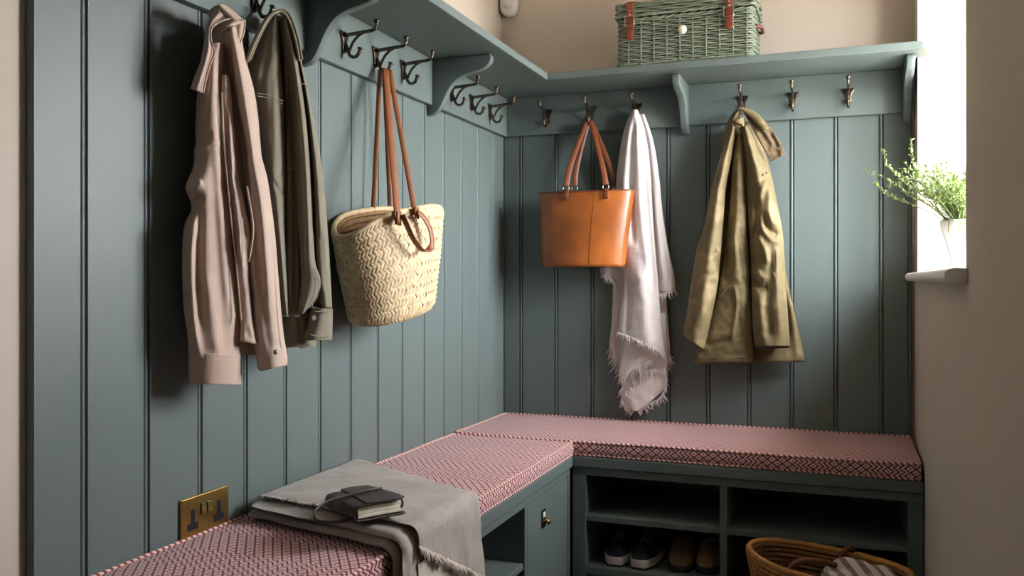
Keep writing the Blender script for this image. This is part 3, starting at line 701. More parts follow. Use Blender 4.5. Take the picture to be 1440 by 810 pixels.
obj('corner_fold', sheet(H3, [(872, 330), (860, 350), (848, 370), (844, 379)], [(876, 330), (874, 360), (872, 385), (868, 402)], -0.03, 0.01, th=0.005, nv=40), 'cream_scarf', sf)
obj('tip_fold', sheet(H3, [(880, 480), (872, 510), (874, 535), (875, 560), (878, 567), (888, 577)], [(935, 480), (938, 505), (937, 520), (938, 540), (925, 556), (897, 578)], -0.015, 0.014, th=0.006,
    folds=[('s', [(878, 560), (890, 535), (912, 520), (936, 516)], 0.008, 10), ('r', [(926, 522), (930, 540), (918, 562)], -0.012, 5)]), 'cream_scarf', sf)
obj('middle_fold', sheet(H3, [(882, 440), (878, 480), (872, 510), (870, 535)], [(936, 440), (938, 475), (936, 500), (921, 505)], -0.003, 0.012, th=0.005, folds=[('r', [(905, 500), (890, 515), (876, 530)], 0.006, 5)], nv=60), 'cream_scarf', sf)
obj('front_fold', sheet(H3, [(889, 154), (883, 166), (877, 185), (871, 215), (866, 255), (863, 300), (870, 350), (877, 390), (872, 430), (868, 468)], [(896, 154), (902, 167), (908, 188), (914, 230), (917, 280), (920, 330), (925, 390), (929, 440), (934, 480), (937, 503)], 0.004, 0.035, back=0.03, nu=60, nv=150,
    folds=[('r', [(892, 165), (888, 210), (886, 270), (890, 340)], -0.010, 4), ('r', [(889, 165), (881, 210), (876, 270), (880, 340)], 0.008, 6), ('r', [(896, 165), (898, 220), (902, 300), (912, 380)], 0.009, 6), ('r', [(901, 170), (906, 230), (911, 310), (922, 420)], -0.009, 3.5),
           ('r', [(884, 390), (884, 430), (880, 470)], -0.008, 4), ('r', [(900, 380), (906, 430), (912, 490)], 0.008, 10)]), 'cream_scarf', sf)
g = G()
for ln, o, n, dn, dm in (([(868, 468), (885, 474), (905, 482), (922, 490), (937, 503)], 0.006, 60, (0.1, 1), 0.035), ([(921, 412), (932, 414), (940, 411), (950, 409)], -0.016, 26, (0.1, 1), 0.022), ([(844, 379), (852, 386), (860, 393), (868, 401)], -0.028, 24, (0.1, 1), 0.01),
                     ([(857, 490), (866, 512), (874, 528)], -0.03, 28, (-0.5, 0.9), 0), ([(870, 535), (884, 526), (900, 515), (921, 505)], -0.002, 40, (0.1, 1), 0.014), ([(875, 545), (877, 565), (880, 568), (891, 578)], -0.015, 38, (-0.55, 0.8), 0),
                     ([(897, 578), (912, 568), (928, 560), (938, 540)], -0.015, 40, (0.35, 0.9), 0), ([(878, 556), (890, 537), (912, 522), (936, 518)], 0.002, 40, (0.2, 0.9), 0.006), ([(943, 500), (941, 508), (936, 520)], -0.03, 14, (0.5, 0.9), 0)):
    fg = fringe(H3, ln, o, n, 9, dn, seed=int(ln[0][0] + ln[0][1]), dome=dm); g.add(fg[0], fg[1])
obj('fringe', g.geo, 'cream_scarf', sf, kind='stuff')

# ------------------------------------------------------------------ olive waxed coat on the back wall
H4 = Hang((0.9157, -0.085, 1.3), (0.0, -1, 0), 'back')
wc = thing('waxed_coat', 'olive waxed cotton coat with brown corduroy collar hanging on the back wall', 'coat', (0.93, -0.08, 0.74))
obj('back_panel', sheet(H4, [(1028, 178), (1018, 215), (1008, 270), (1000, 330), (992, 400), (984, 460), (977, 512)], [(1062, 172), (1078, 220), (1088, 260), (1096, 320), (1108, 400), (1120, 450), (1133, 509)], -0.045, 0.025, back=0.03,
    folds=[('r', [(1108, 400), (1116, 450), (1122, 505)], 0.012, 6), ('r', [(1103, 420), (1108, 470)], -0.012, 4), ('s', [(1060, 498), (1095, 497), (1132, 496)], 0.003, 8)]), 'wax_cotton', wc)
obj('front_panel', sheet(H4, [(1036, 178), (1030, 230), (1026, 290), (1020, 340), (1012, 400), (998, 450), (984, 485), (976, 511)], [(1046, 178), (1048, 230), (1050, 290), (1052, 340), (1055, 400), (1057, 450), (1060, 490), (1060, 509)], 0.0, 0.03, back=0.035, nu=56, nv=140,
    folds=[('r', [(1040, 185), (1038, 240), (1036, 300), (1034, 360)], 0.008, 6), ('r', [(1046, 190), (1046, 260), (1046, 330)], 0.006, 4), ('r', [(1020, 290), (1021, 330), (1022, 400)], -0.018, 6), ('r', [(1030, 320), (1038, 380), (1046, 440)], 0.007, 6),
           ('s', [(1010, 420), (1026, 404), (1034, 402)], 0.005, 10), ('r', [(1033, 400), (1036, 430), (1033, 460), (1028, 478)], 0.009, 4), ('r', [(1030, 476), (1010, 482), (992, 484)], -0.008, 4), ('r', [(1038, 440), (1042, 470), (1034, 476)], -0.006, 3), ('s', [(976, 500), (1020, 502), (1060, 498)], 0.003, 8)], noise=(0.003, 42)), 'wax_cotton', wc)
obj('sleeve', sheet(H4, [(1026, 176), (1014, 215), (1006, 245), (999, 270), (994, 300), (988, 325), (980, 350), (975, 380), (970, 410), (966, 440), (961, 467), (966, 476)], [(1036, 180), (1028, 225), (1021, 262), (1018, 300), (1015, 340), (1012, 375), (1008, 410), (1002, 440), (996, 468), (990, 492)], 0.012, 0.04, back=0.045, nu=50, nv=140,
    folds=[('r', [(1024, 200), (1012, 250), (1004, 310), (996, 380), (984, 450)], 0.010, 8), ('s', [(990, 480), (1004, 425), (1012, 370), (1017, 300)], 0.006, 8), ('r', [(1006, 350), (1014, 352), (1018, 348)], 0.008, 4), ('r', [(1002, 366), (1010, 372), (1016, 378)], -0.008, 4), ('r', [(1003, 390), (1012, 395)], 0.006, 4)], noise=(0.003, 42)), 'wax_cotton', wc)
obj('sleeve', sheet(H4, [(1043, 178), (1047, 225), (1050, 270), (1053, 320), (1056, 370), (1057, 420), (1058, 455), (1061, 487)], [(1052, 176), (1064, 205), (1078, 232), (1086, 252), (1092, 280), (1097, 305), (1101, 330), (1104, 370), (1105, 400), (1108, 440), (1111, 487)], 0.015, 0.045, back=0.04, nu=60, nv=150,
    folds=[('r', [(1050, 190), (1062, 230), (1068, 265)], 0.008, 6), ('r', [(1048, 200), (1054, 250), (1056, 300)], -0.009, 4), ('s', [(1055, 300), (1058, 268), (1066, 258), (1080, 252)], 0.012, 10), ('r', [(1059, 266), (1064, 300), (1060, 340), (1062, 372)], -0.016, 5),
           ('r', [(1085, 262), (1082, 290), (1088, 312), (1098, 316)], 0.014, 6), ('r', [(1074, 300), (1080, 322), (1094, 330)], -0.014, 4), ('r', [(1070, 318), (1084, 336), (1098, 340)], 0.010, 5), ('r', [(1064, 330), (1074, 350), (1082, 372)], 0.010, 5), ('r', [(1058, 392), (1068, 404), (1080, 404)], -0.014, 5), ('r', [(1062, 380), (1074, 390), (1090, 384)], 0.010, 5),
           ('r', [(1086, 350), (1082, 395), (1080, 440), (1086, 480)], -0.012, 6), ('r', [(1092, 345), (1094, 400), (1098, 470)], 0.010, 6), ('r', [(1066, 410), (1070, 450), (1072, 480)], 0.010, 7), ('r', [(1080, 258), (1074, 262), (1068, 280)], 0.010, 4)], noise=(0.0032, 42)), 'wax_cotton', wc)
obj('cuff_lining', sheet(H4, [(1061, 486), (1062, 492)], [(1111, 484), (1111, 489)], 0.0, 0.04, th=0.01, nv=8), 'dark_leather', wc)
obj('collar', sheet(H4, [(1044, 156), (1052, 170), (1062, 189), (1073, 208), (1084, 228)], [(1058, 156), (1074, 169), (1087, 184), (1097, 200), (1105, 216)], 0.022, 0.006, th=0.012, nv=60, noise=(0.003, 70),
    folds=[('r', [(1050, 160), (1068, 182), (1086, 206), (1095, 220)], -0.012, 4), ('r', [(1066, 176), (1080, 196), (1092, 216)], 0.010, 4), ('r', [(1060, 184), (1072, 204), (1080, 220)], 0.008, 4), ('r', [(1082, 186), (1094, 208)], -0.008, 3)]), 'wax_collar', wc)
obj('collar_roll', sheet(H4, [(1036, 153), (1048, 159), (1060, 170), (1072, 184)], [(1042, 150), (1056, 154), (1069, 163), (1082, 181)], 0.03, 0.008, th=0.010, nv=40), 'wax_cotton', wc)
obj('collar_stand', sheet(H4, [(1031, 158), (1022, 172), (1017, 188), (1013, 206)], [(1044, 152), (1040, 166), (1034, 182), (1026, 200)], -0.004, 0.03, back=0.03, nv=40), 'wax_cotton', wc)
obj('neck_gather', sheet(H4, [(1026, 172), (1028, 182), (1034, 190)], [(1046, 164), (1047, 176), (1046, 186)], 0.022, 0.022, back=0.03, nv=30, folds=[('r', [(1030, 175), (1040, 178), (1046, 184)], -0.01, 3)]), 'wax_cotton', wc)
g = G()
for ln, o in (([(1034, 322), (1042, 356), (1050, 392)], 0.032), ([(1033, 402), (1036, 425), (1034, 450)], 0.042), ([(1010, 420), (1024, 404), (1033, 402)], 0.036), ([(977, 501), (1020, 504), (1060, 500)], 0.03), ([(1110, 405), (1118, 435), (1126, 465)], -0.002), ([(1088, 345), (1089, 420), (1090, 484)], 0.058)):
    obj('stitched_seam', seam(H4, ln, o, 0.0011), 'wax_collar', wc)
for px, py in ((1068, 250), (1073, 246), (1078, 243)): obj('eyelet', button(H4, px, py, 0.06, 0.0035), 'brass', wc)
obj('button', button(H4, 1043, 176, 0.05, 0.006), 'polished_brass', wc)

# ------------------------------------------------------------------ tan leather tote
def supersec(a, b, n, m=48):
    t = np.arange(m) * 2 * math.pi / m; c, s_ = np.cos(t), np.sin(t)
    return np.stack([a * np.sign(c) * np.abs(c) ** (2 / n), b * np.sign(s_) * np.abs(s_) ** (2 / n)], -1)
def loft(rings, close0=True, close1=True, closed_ring=True):
    m = len(rings[0]); V = np.concatenate(rings); F = []
    for i in range(len(rings) - 1):
        for k in range(m if closed_ring else m - 1):
            F.append((i * m + k, i * m + (k + 1) % m, (i + 1) * m + (k + 1) % m, (i + 1) * m + k))
    if close0: F.append(tuple(range(m))[::-1])
    if close1: F.append(tuple((len(rings) - 1) * m + k for k in range(m)))
    return V, F
TY = -0.108
tt = thing('leather_tote', 'tan leather tote bag hanging by its handles on the back wall', 'bag', (0.355, TY, 1.088))
def tote_ring(v, grow=0.0, inset=0.0):
    a = 0.157 + 0.021 * v + grow - inset; b = 0.072 - 0.014 * v + 0.008 * math.sin(math.pi * v) + grow - inset; cx = 0.352 + 0.014 * v
    z = 1.088 + 0.272 * v
    q = supersec(a, b, 2.05, 72); dz = 0.004 * (q[:, 0] / a) ** 2 * v
    return np.stack([cx + q[:, 0], TY + q[:, 1], z + dz], -1)
vs = [0, 0.012, 0.04] + list(np.linspace(0.08, 1, 14))
rings = [tote_ring(v, -0.006 if v == 0 else (-0.0015 if v < 0.02 else 0)) for v in vs] + [tote_ring(1, 0, 0.004)] + [tote_ring(v, 0, 0.004) for v in np.linspace(0.95, 0.05, 8)]
obj('body', loft(rings), 'tan_leather', tt, True, auto=60)
for lo, hi in ((-1.02, -0.62), (0.22, 1.02)):
    pr = []
    for v in np.linspace(0.03, 0.995, 12):
        q = tote_ring(v, 0.0012); cx = q[:, 0].mean(); a = 0.157 + 0.021 * v
        u = (q[:, 0] - cx) / a; sel = [i for i in range(72) if lo <= u[i] <= hi and q[i, 1] <= TY + 1e-6]
        f = q[sel]; f = f[np.argsort(f[:, 0])]; x = np.linspace(max(cx + lo * a, f[0, 0]), min(cx + hi * a, f[-1, 0]), 24)
        y = np.interp(x, f[:, 0], f[:, 1]); z = np.interp(x, f[:, 0], f[:, 2]); o_ = np.stack([x, y, z], -1); i_ = o_.copy(); i_[:, 1] += 0.0028
        pr.append(np.concatenate([o_, i_[::-1]]))
    obj('side_overlay', loft(pr), 'tan_leather', tt, True, auto=50)
obj('rim_binding', tube(tote_ring(1.0), 0.003, 6, True), 'brown_leather', tt)
HKB = np.array([0.362, -0.054, 1.628])
def tote_strap(px, py, yplane, dy, dx):
    e = on_plane(px, py, (0, yplane, 0), (0, -1, 0)); top = HKB + np.array([dx, dy, 0.004])
    mid = (e + top) / 2 + np.array([0.006 * (1 if e[0] > 0.36 else -1), -0.006, 0])
    P = smoothpath([e, e * 0.75 + top * 0.25 + (mid - (e + top) / 2), mid, e * 0.25 + top * 0.75 + (mid - (e + top) / 2) * 0.6, top], 6)
    h = obj('handle', strap(P, np.linspace(0.021, 0.016, len(P)), 0.005, (1, 0.35, 0)), 'brown_leather', tt)
    c = e + np.array([0, 0, -0.008])
    ring = [c + np.array([0.011 * math.cos(a), 0.0, 0.012 * math.sin(a)]) for a in np.linspace(0, 2 * math.pi, 16, endpoint=False)]
    obj('ring', tube(ring, 0.0018, 6, True), 'steel', h)
    return e
e1 = tote_strap(796, 262, TY - 0.060, -0.008, -0.006); e2 = tote_strap(852, 260, TY - 0.060, -0.008, 0.006)
tote_strap(808, 262, TY + 0.050, 0.012, -0.006); tote_strap(866, 260, TY + 0.050, 0.012, 0.006)
for e in (e1, e2):
    obj('ring_tab', strap([e + np.array([0, -0.001, -0.012]), e + np.array([0, -0.004, -0.03]), e + np.array([0, -0.0065, -0.052])], 0.020, 0.003, (1, 0, 0)), 'brown_leather', tt)

# ------------------------------------------------------------------ straw basket bag
AX = np.array([0.16, 0.987, 0.0]); BXv = np.array([0.987, -0.16, 0.0]); SB = np.array([0.112, -1.125, 0.0]); ROLL = 0.17
def bag_pt(t, h, inset=0.0):
    """t angle round the bag, h 0..1 bottom to rim"""
    t = np.asarray(t, float); h = np.asarray(h, float)
    a = 0.142 + 0.026 * np.clip(h * 1.6, 0, 1) + 0.030 * h ** 2.5; b = 0.080 + 0.012 * np.clip(h * 2, 0, 1) + 0.004 * h
    rnd_ = np.sqrt(np.clip(1 - (np.clip(0.10 - h, 0, 0.10) / 0.10) ** 2 * 0.30, 0, 1))
    a = a * rnd_ - inset; b = b * rnd_ - inset
    c, s_ = np.cos(t), np.sin(t)
    u = a * np.sign(c) * np.abs(c) ** 0.9; wv = b * np.sign(s_) * np.abs(s_) ** 0.9
    dip = 0.042 * np.abs(c) ** 3 + 0.008 * np.clip(-c, 0, 1) ** 3
    z = 0.938 + h * (0.292 - dip)
    zc = 1.08; du = u; dz = z - zc
    u2 = du * math.cos(ROLL) - dz * math.sin(ROLL) * 0.3; z2 = zc + dz * math.cos(ROLL) + du * math.sin(ROLL)
    out = SB + AX * u2[..., None] + BXv * wv[..., None]; out[..., 2] = z2
    out[..., 0] = np.maximum(out[..., 0], 0.008 + 0.0 * z2)
    return out
bgm = thing('straw_bag', 'woven straw basket bag with brown leather straps on the left wall', 'bag', (0.15, -1.065, 0.92))
NT_ = 96; th_ = np.arange(NT_) * 2 * math.pi / NT_
rings = [bag_pt(th_, np.full(NT_, h)) for h in [0, 0.02, 0.05, 0.08, 0.12] + list(np.linspace(0.18, 1, 14))]
rings += [bag_pt(th_, np.full(NT_, h), 0.008) for h in np.linspace(1, 0.05, 10)]
obj('body', loft(rings), 'straw_inner_shaded', bgm)
g = G(); rows = 20; rnd = random.Random(4); nst = 74
for r_ in range(rows):
    h0 = r_ / rows; h1 = (r_ + 1) / rows; sgn = 1 if r_ % 2 == 0 else -1
    for k in range(nst):
        t0 = 2 * math.pi * (k + rnd.uniform(-0.14, 0.14)) / nst; dt = 2 * math.pi / nst; P = []
        for si, sv in enumerate((-0.12, 0.5, 1.12)):
            hh = h0 + (h1 - h0) * sv; tc = t0 + sgn * dt * 1.05 * (sv - 0.5); wd = dt * (0.34 if si == 1 else 0.24); lift = rnd.uniform(0.0045, 0.0065) if si == 1 else 0.0004
            for wi in (-1, 0, 1):
                tq = tc + wi * wd; hq = min(max(hh - sgn * wi * 0.010, 0.0), 1.0)
                p = bag_pt(np.array([tq]), np.array([hq]))[0]; q = bag_pt(np.array([tq]), np.array([hq]), 0.01)[0]; n = p - q; n /= np.linalg.norm(n) + 1e-9
                P.append(p + n * (lift * (1.0 if wi == 0 else 0.45) + 0.0008))
        g.add(P, [(0, 1, 4, 3), (1, 2, 5, 4), (3, 4, 7, 6), (4, 5, 8, 7)])
obj('woven_braid', g.geo, 'straw', bgm, kind='stuff')
g = G()
for hh in np.linspace(0.25, 0.97, 15): g.add(*tube(bag_pt(th_, np.full(NT_, hh), 0.010), 0.006, 5, True))
obj('inner_braid', g.geo, 'straw_inner_shaded', bgm, kind='stuff')
rim = bag_pt(th_, np.full(NT_, 1.0), 0.004); rim[:, 2] += 0.002
tw = tube(rim, 0.0075, 8, True); obj('rim', tw, 'straw', bgm)
HKL = np.array([0.054, -1.053, 1.628])
def bag_strap(px, py, xoff, top, wd, side, sag=0.0):
    e = on_plane(px, py, SB + BXv * xoff, BXv); P = [e]
    for f in (0.33, 0.66): P.append(e * (1 - f) + top * f + np.array([sag * (1 - f), 0, 0]))
    P.append(top); P = smoothpath(P, 6)
    return obj('handle', strap(P, wd, 0.004, side), 'bag_strap_leather', bgm)
bag_strap(524, 312, -0.09, HKL + np.array([-0.014, -0.006, 0]), 0.013, (0.9, 0.4, 0))
bag_strap(560, 316, 0.107, HKL + np.array([0.004, -0.008, 0]), 0.019, (0.45, 0.9, 0))
bag_strap(584, 302, 0.107, HKL + np.array([0.008, 0.008, 0]), 0.014, (0.7, 0.7, 0))
bag_strap(549, 306, -0.09, HKL + np.array([-0.008, 0.008, 0]), 0.013, (0.9, 0.4, 0))
lp = smoothpath([(566, 302), (570, 316), (577, 335), (588, 351), (597, 352), (603, 342), (601, 322), (594, 306), (587, 298)], 5)
Pl = on_plane(lp[:, 0], lp[:, 1], SB + BXv * 0.118, BXv); Pl += BXv * (0.012 * np.sin(np.linspace(0, math.pi, len(lp))))[:, None]
tw_ = np.clip((np.linspace(0, 1, len(Pl)) - 0.35) / 0.3, 0, 1)[:, None]
obj('short_handle', strap(Pl, 0.017, 0.004, BXv * (1 - tw_) + AX * tw_), 'bag_strap_leather', bgm)
for px, py in ((561, 304), (586, 298)):
    e = on_plane(px, py, SB + BXv * 0.112, BXv); obj('strap_tab', strap([e + np.array([0, 0, 0.012]), e, e - np.array([0, 0, 0.018])], 0.018, 0.005, AX), 'bag_strap_leather', bgm)

# ------------------------------------------------------------------ green wicker hamper on the shelf
hx0, hx1, hy0, hy1 = 0.522, 0.972, -0.252, -0.03; hz0 = Z_ST + 0.001
hm = thing('wicker_hamper', 'green painted wicker hamper with brown leather straps on the shelf', 'hamper', ((hx0 + hx1) / 2, (hy0 + hy1) / 2, Z_ST))
def rect_ring(x0, x1, y0, y1, n, r=0.015):
    pts = []; P4 = [(x1 - r, y1 - r, 0), (x0 + r, y1 - r, 90), (x0 + r, y0 + r, 180), (x1 - r, y0 + r, 270)]
    for cx, cy, a0 in P4:
        for k in range(7): a = math.radians(a0 + 15 * k); pts.append((cx + r * math.cos(a), cy + r * math.sin(a)))
    pts = np.array(pts + [pts[0]]); d = np.concatenate([[0], np.cumsum(np.linalg.norm(np.diff(pts, axis=0), axis=1))])
    s_ = np.arange(n) / n * d[-1]; X = np.interp(s_, d, pts[:, 0]); Y = np.interp(s_, d, pts[:, 1])
    P = np.stack([X, Y], -1); T = np.roll(P, -1, 0) - np.roll(P, 1, 0); T /= np.linalg.norm(T, axis=1)[:, None]
    return P, np.stack([T[:, 1], -T[:, 0]], -1)
NS = 30; SUB = 6
def weave(z0, z1, rows, grow, name, rad=0.0034):
    g = G(); P, N = rect_ring(hx0 - grow, hx1 + grow, hy0 - grow, hy1 + grow, NS * SUB)
    for r_ in range(rows):
        ph = math.pi * (r_ % 2); am = 0.0035 * np.cos(np.arange(NS * SUB) / SUB * math.pi + ph)
        z = z0 + (z1 - z0) * (r_ + 0.5) / rows; Q = P + N * am[:, None]
        zz = np.full(NS * SUB, z)
        g.add(*tube(np.concatenate([Q, zz[:, None]], 1), rad, 5, True))
    return obj(name, g.geo, 'willow_green', hm, kind='stuff')
zl = hz0 + 0.164; zt = hz0 + 0.212
obj('gap_shade_box', boxg((hx0 + 0.006, hy0 + 0.006, hz0 + 0.004), (hx1 - 0.006, hy1 - 0.006, zt - 0.006)), 'willow_gap_shade', hm, False)  # dark box added inside so the gaps in the weave look shaded
weave(hz0 + 0.004, zl - 0.006, 19, 0.0, 'woven_body'); weave(zl + 0.008, zt - 0.004, 4, 0.007, 'woven_lid', 0.0042)
P, N = rect_ring(hx0, hx1, hy0, hy1, NS)
g = G()
for (x, y) in P: g.add(*tube([(x, y, hz0), (x, y, (hz0 + zl) / 2), (x, y, zl)], 0.0030, 5))
obj('stakes', g.geo, 'willow_green', hm, kind='stuff')
for z, gr, rad in ((hz0 + 0.006, 0.003, 0.006), (zl - 0.004, 0.002, 0.0055), (zl + 0.008, 0.009, 0.0055), (zt, 0.007, 0.006)):
    P, N = rect_ring(hx0 - gr, hx1 + gr, hy0 - gr, hy1 + gr, 240); k = np.arange(240)
    g = G()
    for ph in (0, math.pi):
        Q = P + N * (0.0025 * np.cos(k * 0.55 + ph))[:, None]; g.add(*tube(np.concatenate([Q, (z + 0.0025 * np.sin(k * 0.55 + ph))[:, None]], 1), rad * 0.62, 5, True))
    obj('twisted_border', g.geo, 'willow_green', hm, kind='stuff')
g = G()
for k in range(24):
    y = hy0 + 0.004 + (hy1 - hy0 - 0.008) * k / 23; g.add(*tube([(hx0, y, zt), ((hx0 + hx1) / 2, y, zt + 0.004), (hx1, y, zt)], 0.005, 6))
obj('lid_top', g.geo, 'willow_green', hm, kind='stuff')
for px, pyb, pyk in ((886, 57, 30), (1025, 41, 17)):
    c = on_plane(px, pyb, (0, hy0 - 0.012, 0), (0, -1, 0)); k = on_plane(px, pyk, (0, hy0 - 0.014, 0), (0, -1, 0)); x = c[0]
    P = [(x, hy0 - 0.010, c[2]), (x, hy0 - 0.011, c[2] + 0.012), (x, hy0 - 0.012, k[2] - 0.015), (x, hy0 - 0.016, k[2] + 0.005), (x, hy0 - 0.018, zt - 0.01), (x, hy0 - 0.008, zt + 0.008), (x, hy0 + 0.03, zt + 0.011)]
    P = smoothpath(P, 4); wd = np.full(len(P), 0.026); wd[0] = 0.004; wd[1] = 0.014; wd[2] = 0.020; wd[3] = 0.025
    st = obj('leather_strap', strap(P, wd, 0.003, (1, 0, 0)), 'red_leather', hm)
    b = 0.016; bz = k[2]
    sq = [(x - b, hy0 - 0.020, bz - b), (x + b, hy0 - 0.020, bz - b), (x + b, hy0 - 0.020, bz + b), (x - b, hy0 - 0.020, bz + b)]
    obj('buckle', tube(np.concatenate([np.linspace(sq[i], sq[(i + 1) % 4], 6)[:-1] for i in range(4)]), 0.0018, 6, True), 'steel', st)
    for dz in (0.022, 0.034): obj('rivet', lathe([(0.0035, 0), (0.003, 0.002), (0.0005, 0.003)], (x, hy0 - 0.0175, bz + dz), 10, axis=(0, -1, 0)), 'steel', st)
c = on_plane(960, 42, (0, hy0 - 0.010, 0), (0, -1, 0))
obj('toggle_button', lathe([(0.011, 0), (0.0145, 0.003), (0.0145, 0.007), (0.010, 0.010), (0.0005, 0.011)], c, 18, axis=(0, -1, 0)), 'paper', hm)
obj('side_handle', tube(smoothpath([(hx1 + 0.002, -0.18, hz0 + 0.12), (hx1 + 0.02, -0.16, hz0 + 0.115), (hx1 + 0.022, -0.13, hz0 + 0.11), (hx1 + 0.02, -0.10, hz0 + 0.115), (hx1 + 0.002, -0.08, hz0 + 0.12)], 5), 0.006, 6), 'red_leather', hm)

# ------------------------------------------------------------------ grey linen throw over the bench edge
tr = thing('linen_throw', 'grey linen throw folded across the bench cushion and draped over its edge', 'throw', (0.25, -1.45, Z_CUSH))
def throw_path(lift, xend, zend, n=60):
    """section across the bench: along the cushion top, round its front edge and down"""
    r = 0.022; xf = BX + 0.014 + lift; zt = Z_CUSH + 0.006 + lift
    p = [(x, zt) for x in np.linspace(0.045, xf - r, 15)]
    p += [(xf - r + r * math.sin(a), zt - r + r * math.cos(a)) for a in np.linspace(0.2, math.pi / 2, 6)]
    p += [(xf + 0.003 * k, z) for k, z in enumerate(np.linspace(zt - r - 0.02, zend, 6))]
    return resample(p, n)
def throw_layer(name, lift, yn0, yn1, yf0, yf1, zend, th, mat, seed, wave=0.004, ndn=0.0, fdn=0.0, nb=34, cut=None, start=0.0):
    """near edge runs yn0 (wall) -> yn1 (front); far edge yf0 -> yf1; th = thickness of the folded layer"""
    na = 60; P = throw_path(lift, 0, zend, na); T = np.gradient(P, axis=0); T /= np.linalg.norm(T, axis=1)[:, None]; N = np.stack([-T[:, 1], T[:, 0]], -1); N *= np.sign(N[0, 1])
    s = np.clip((P[:, 0] - 0.02) / 0.41, 0, 1); drop = np.clip((Z_CUSH - P[:, 1]) / 0.2, 0, 1)
    yn = yn0 + (yn1 - yn0) * s + ndn * drop; yf = yf0 + (yf1 - yf0) * s + fdn * drop
    b = np.linspace(0, 1, nb); bb = np.concatenate([b, b[::-1]])[:]; rings = []; ti = np.arange(na)
    P0, N0, s0 = P, N, drop
    for i in range(na):
        ring = []
        for side in (1, 0):
            for q in (b if side else b[::-1]):
                fr = (start + (1 - start) * i / (na - 1)) * ((cut[0] + (cut[1] - cut[0]) * q) if cut else 1.0) * (na - 1)
                P = {i: np.array([np.interp(fr, ti, P0[:, 0]), np.interp(fr, ti, P0[:, 1])])}; N = {i: np.array([np.interp(fr, ti, N0[:, 0]), np.interp(fr, ti, N0[:, 1])])}; drop = {i: np.interp(fr, ti, s0)}
                k_ = int(round(fr)); y = yn[k_] + (yf[k_] - yn[k_]) * q; edge = math.sqrt(max(0, 1 - (1 - min(1, q / 0.06)) ** 2)) * math.sqrt(max(0, 1 - (1 - min(1, (1 - q) / 0.06)) ** 2))
                v3 = Vector((P[i][0] * 9, y * 9, P[i][1] * 9 + seed)); wv = wave * mnoise.noise(v3) + wave * 0.5 * mnoise.noise(v3 * 2.7)
                wv += wave * 1.5 * drop[i] * math.sin(q * 17 + seed)
                o = (th * 0.5 + th * 0.5 * edge + max(wv, -th * 0.4)) if side else (th * 0.5 - th * 0.5 * edge)
                yy = y + 0.006 * mnoise.noise(Vector((P[i][0] * 14, seed, q)))
                ring.append((P[i][0] + N[i][0] * o, yy, P[i][1] + N[i][1] * o))
        rings.append(np.array(ring))
    o = obj(name, loft(rings), mat, tr); return rings
throw_layer('under_fold', 0.000, -1.640, -1.735, -1.19, -1.40, 0.20, 0.017, 'grey_linen', 2.0, 0.005)
throw_layer('middle_fold', 0.017, -1.632, -1.728, -1.185, -1.395, 0.22, 0.017, 'grey_linen', 5.0, 0.005)
throw_layer('lower_fall', 0.035, -1.62, -1.690, -1.18, -1.398, 0.24, 0.004, 'pale_linen', 3.0, 0.003, start=0.66)
ft = throw_layer('top_fold', 0.040, -1.600, -1.692, -1.178, -1.398, 0.36, 0.005, 'grey_linen', 9.0, 0.006, cut=(0.735, 0.98))
def strands(pts, dirv, n, length, seed, r=0.0011):
    rnd = random.Random(seed); P = np.array(pts); d = np.concatenate([[0], np.cumsum(np.linalg.norm(np.diff(P, axis=0), axis=1))]); g = G(); dirv = np.array(dirv, float)
    for k in range(n):
        t = rnd.random() * d[-1]; p = np.array([np.interp(t, d, P[:, c]) for c in range(3)])
        dv = dirv + np.array([rnd.uniform(-0.35, 0.35) for _ in range(3)]); le = length * rnd.uniform(0.5, 1.2)
        g.add(*tube([p - dv * 0.004, p + dv * le * 0.55 + np.array([0.002, 0, 0]), p + dv * le], [r, r, r * 0.5], 4))
    return g.geo
nbt = 34
end = ft[-1][:nbt]
obj('fringe', strands(end, (0.25, 0, -0.9), 320, 0.018, 3, 0.0014), 'pale_linen', tr, kind='stuff')
near = np.array([q[0] for q in ft[:42]]); near[:, 2] += 0.001
obj('frayed_edge', strands(near, (0.0, -0.6, -0.35), 150, 0.006, 5, 0.0009), 'pale_linen', tr, kind='stuff')
# ------------------------------------------------------------------ leather notebook on the throw
ZT = Z_CUSH + 0.006 + 0.040 + 0.010
p1 = at_z(503, 733, ZT); p2 = at_z(566, 721, ZT); ex = (p2 - p1); wn = np.linalg.norm(ex); ex /= wn; ey = np.array([-ex[1], ex[0], 0.0]); dn = 0.125
nb = thing('leather_notebook', 'small dark brown leather-bound notebook with wrap strap on the grey throw', 'notebook', (p1 + p2) / 2 + ey * dn / 2)
def nbp(x, y, z): return p1 + ex * x + ey * y + np.array([0, 0, z])
def nbox(x0, x1, y0, y1, z0, z1, bev=0.0):
    v, f = boxg((x0, y0, z0), (x1, y1, z1), bev); return [nbp(*q) for q in v], f
for k in range(3):
    obj('page_block', nbox(0.002, wn - 0.003 * (k % 2) - 0.001, 0.002 + 0.001 * k, dn - 0.004, 0.003 + k * 0.0075, 0.003 + (k + 1) * 0.0075 - 0.0006, 0.0012), 'paper', nb, False)
prof = smoothpath([(wn + 0.006, 0.0), (wn * 0.5, 0.0), (0.004, 0.0005), (-0.006, 0.005), (-0.008, 0.013), (-0.006, 0.022), (0.004, 0.0285), (wn * 0.5, 0.030), (wn * 0.93, 0.0285)], 5)
obj('cover', strap([nbp(x, dn * 0.5 - 0.002, z) for x, z in prof], dn + 0.006, 0.0025, ey), 'dark_leather', nb)
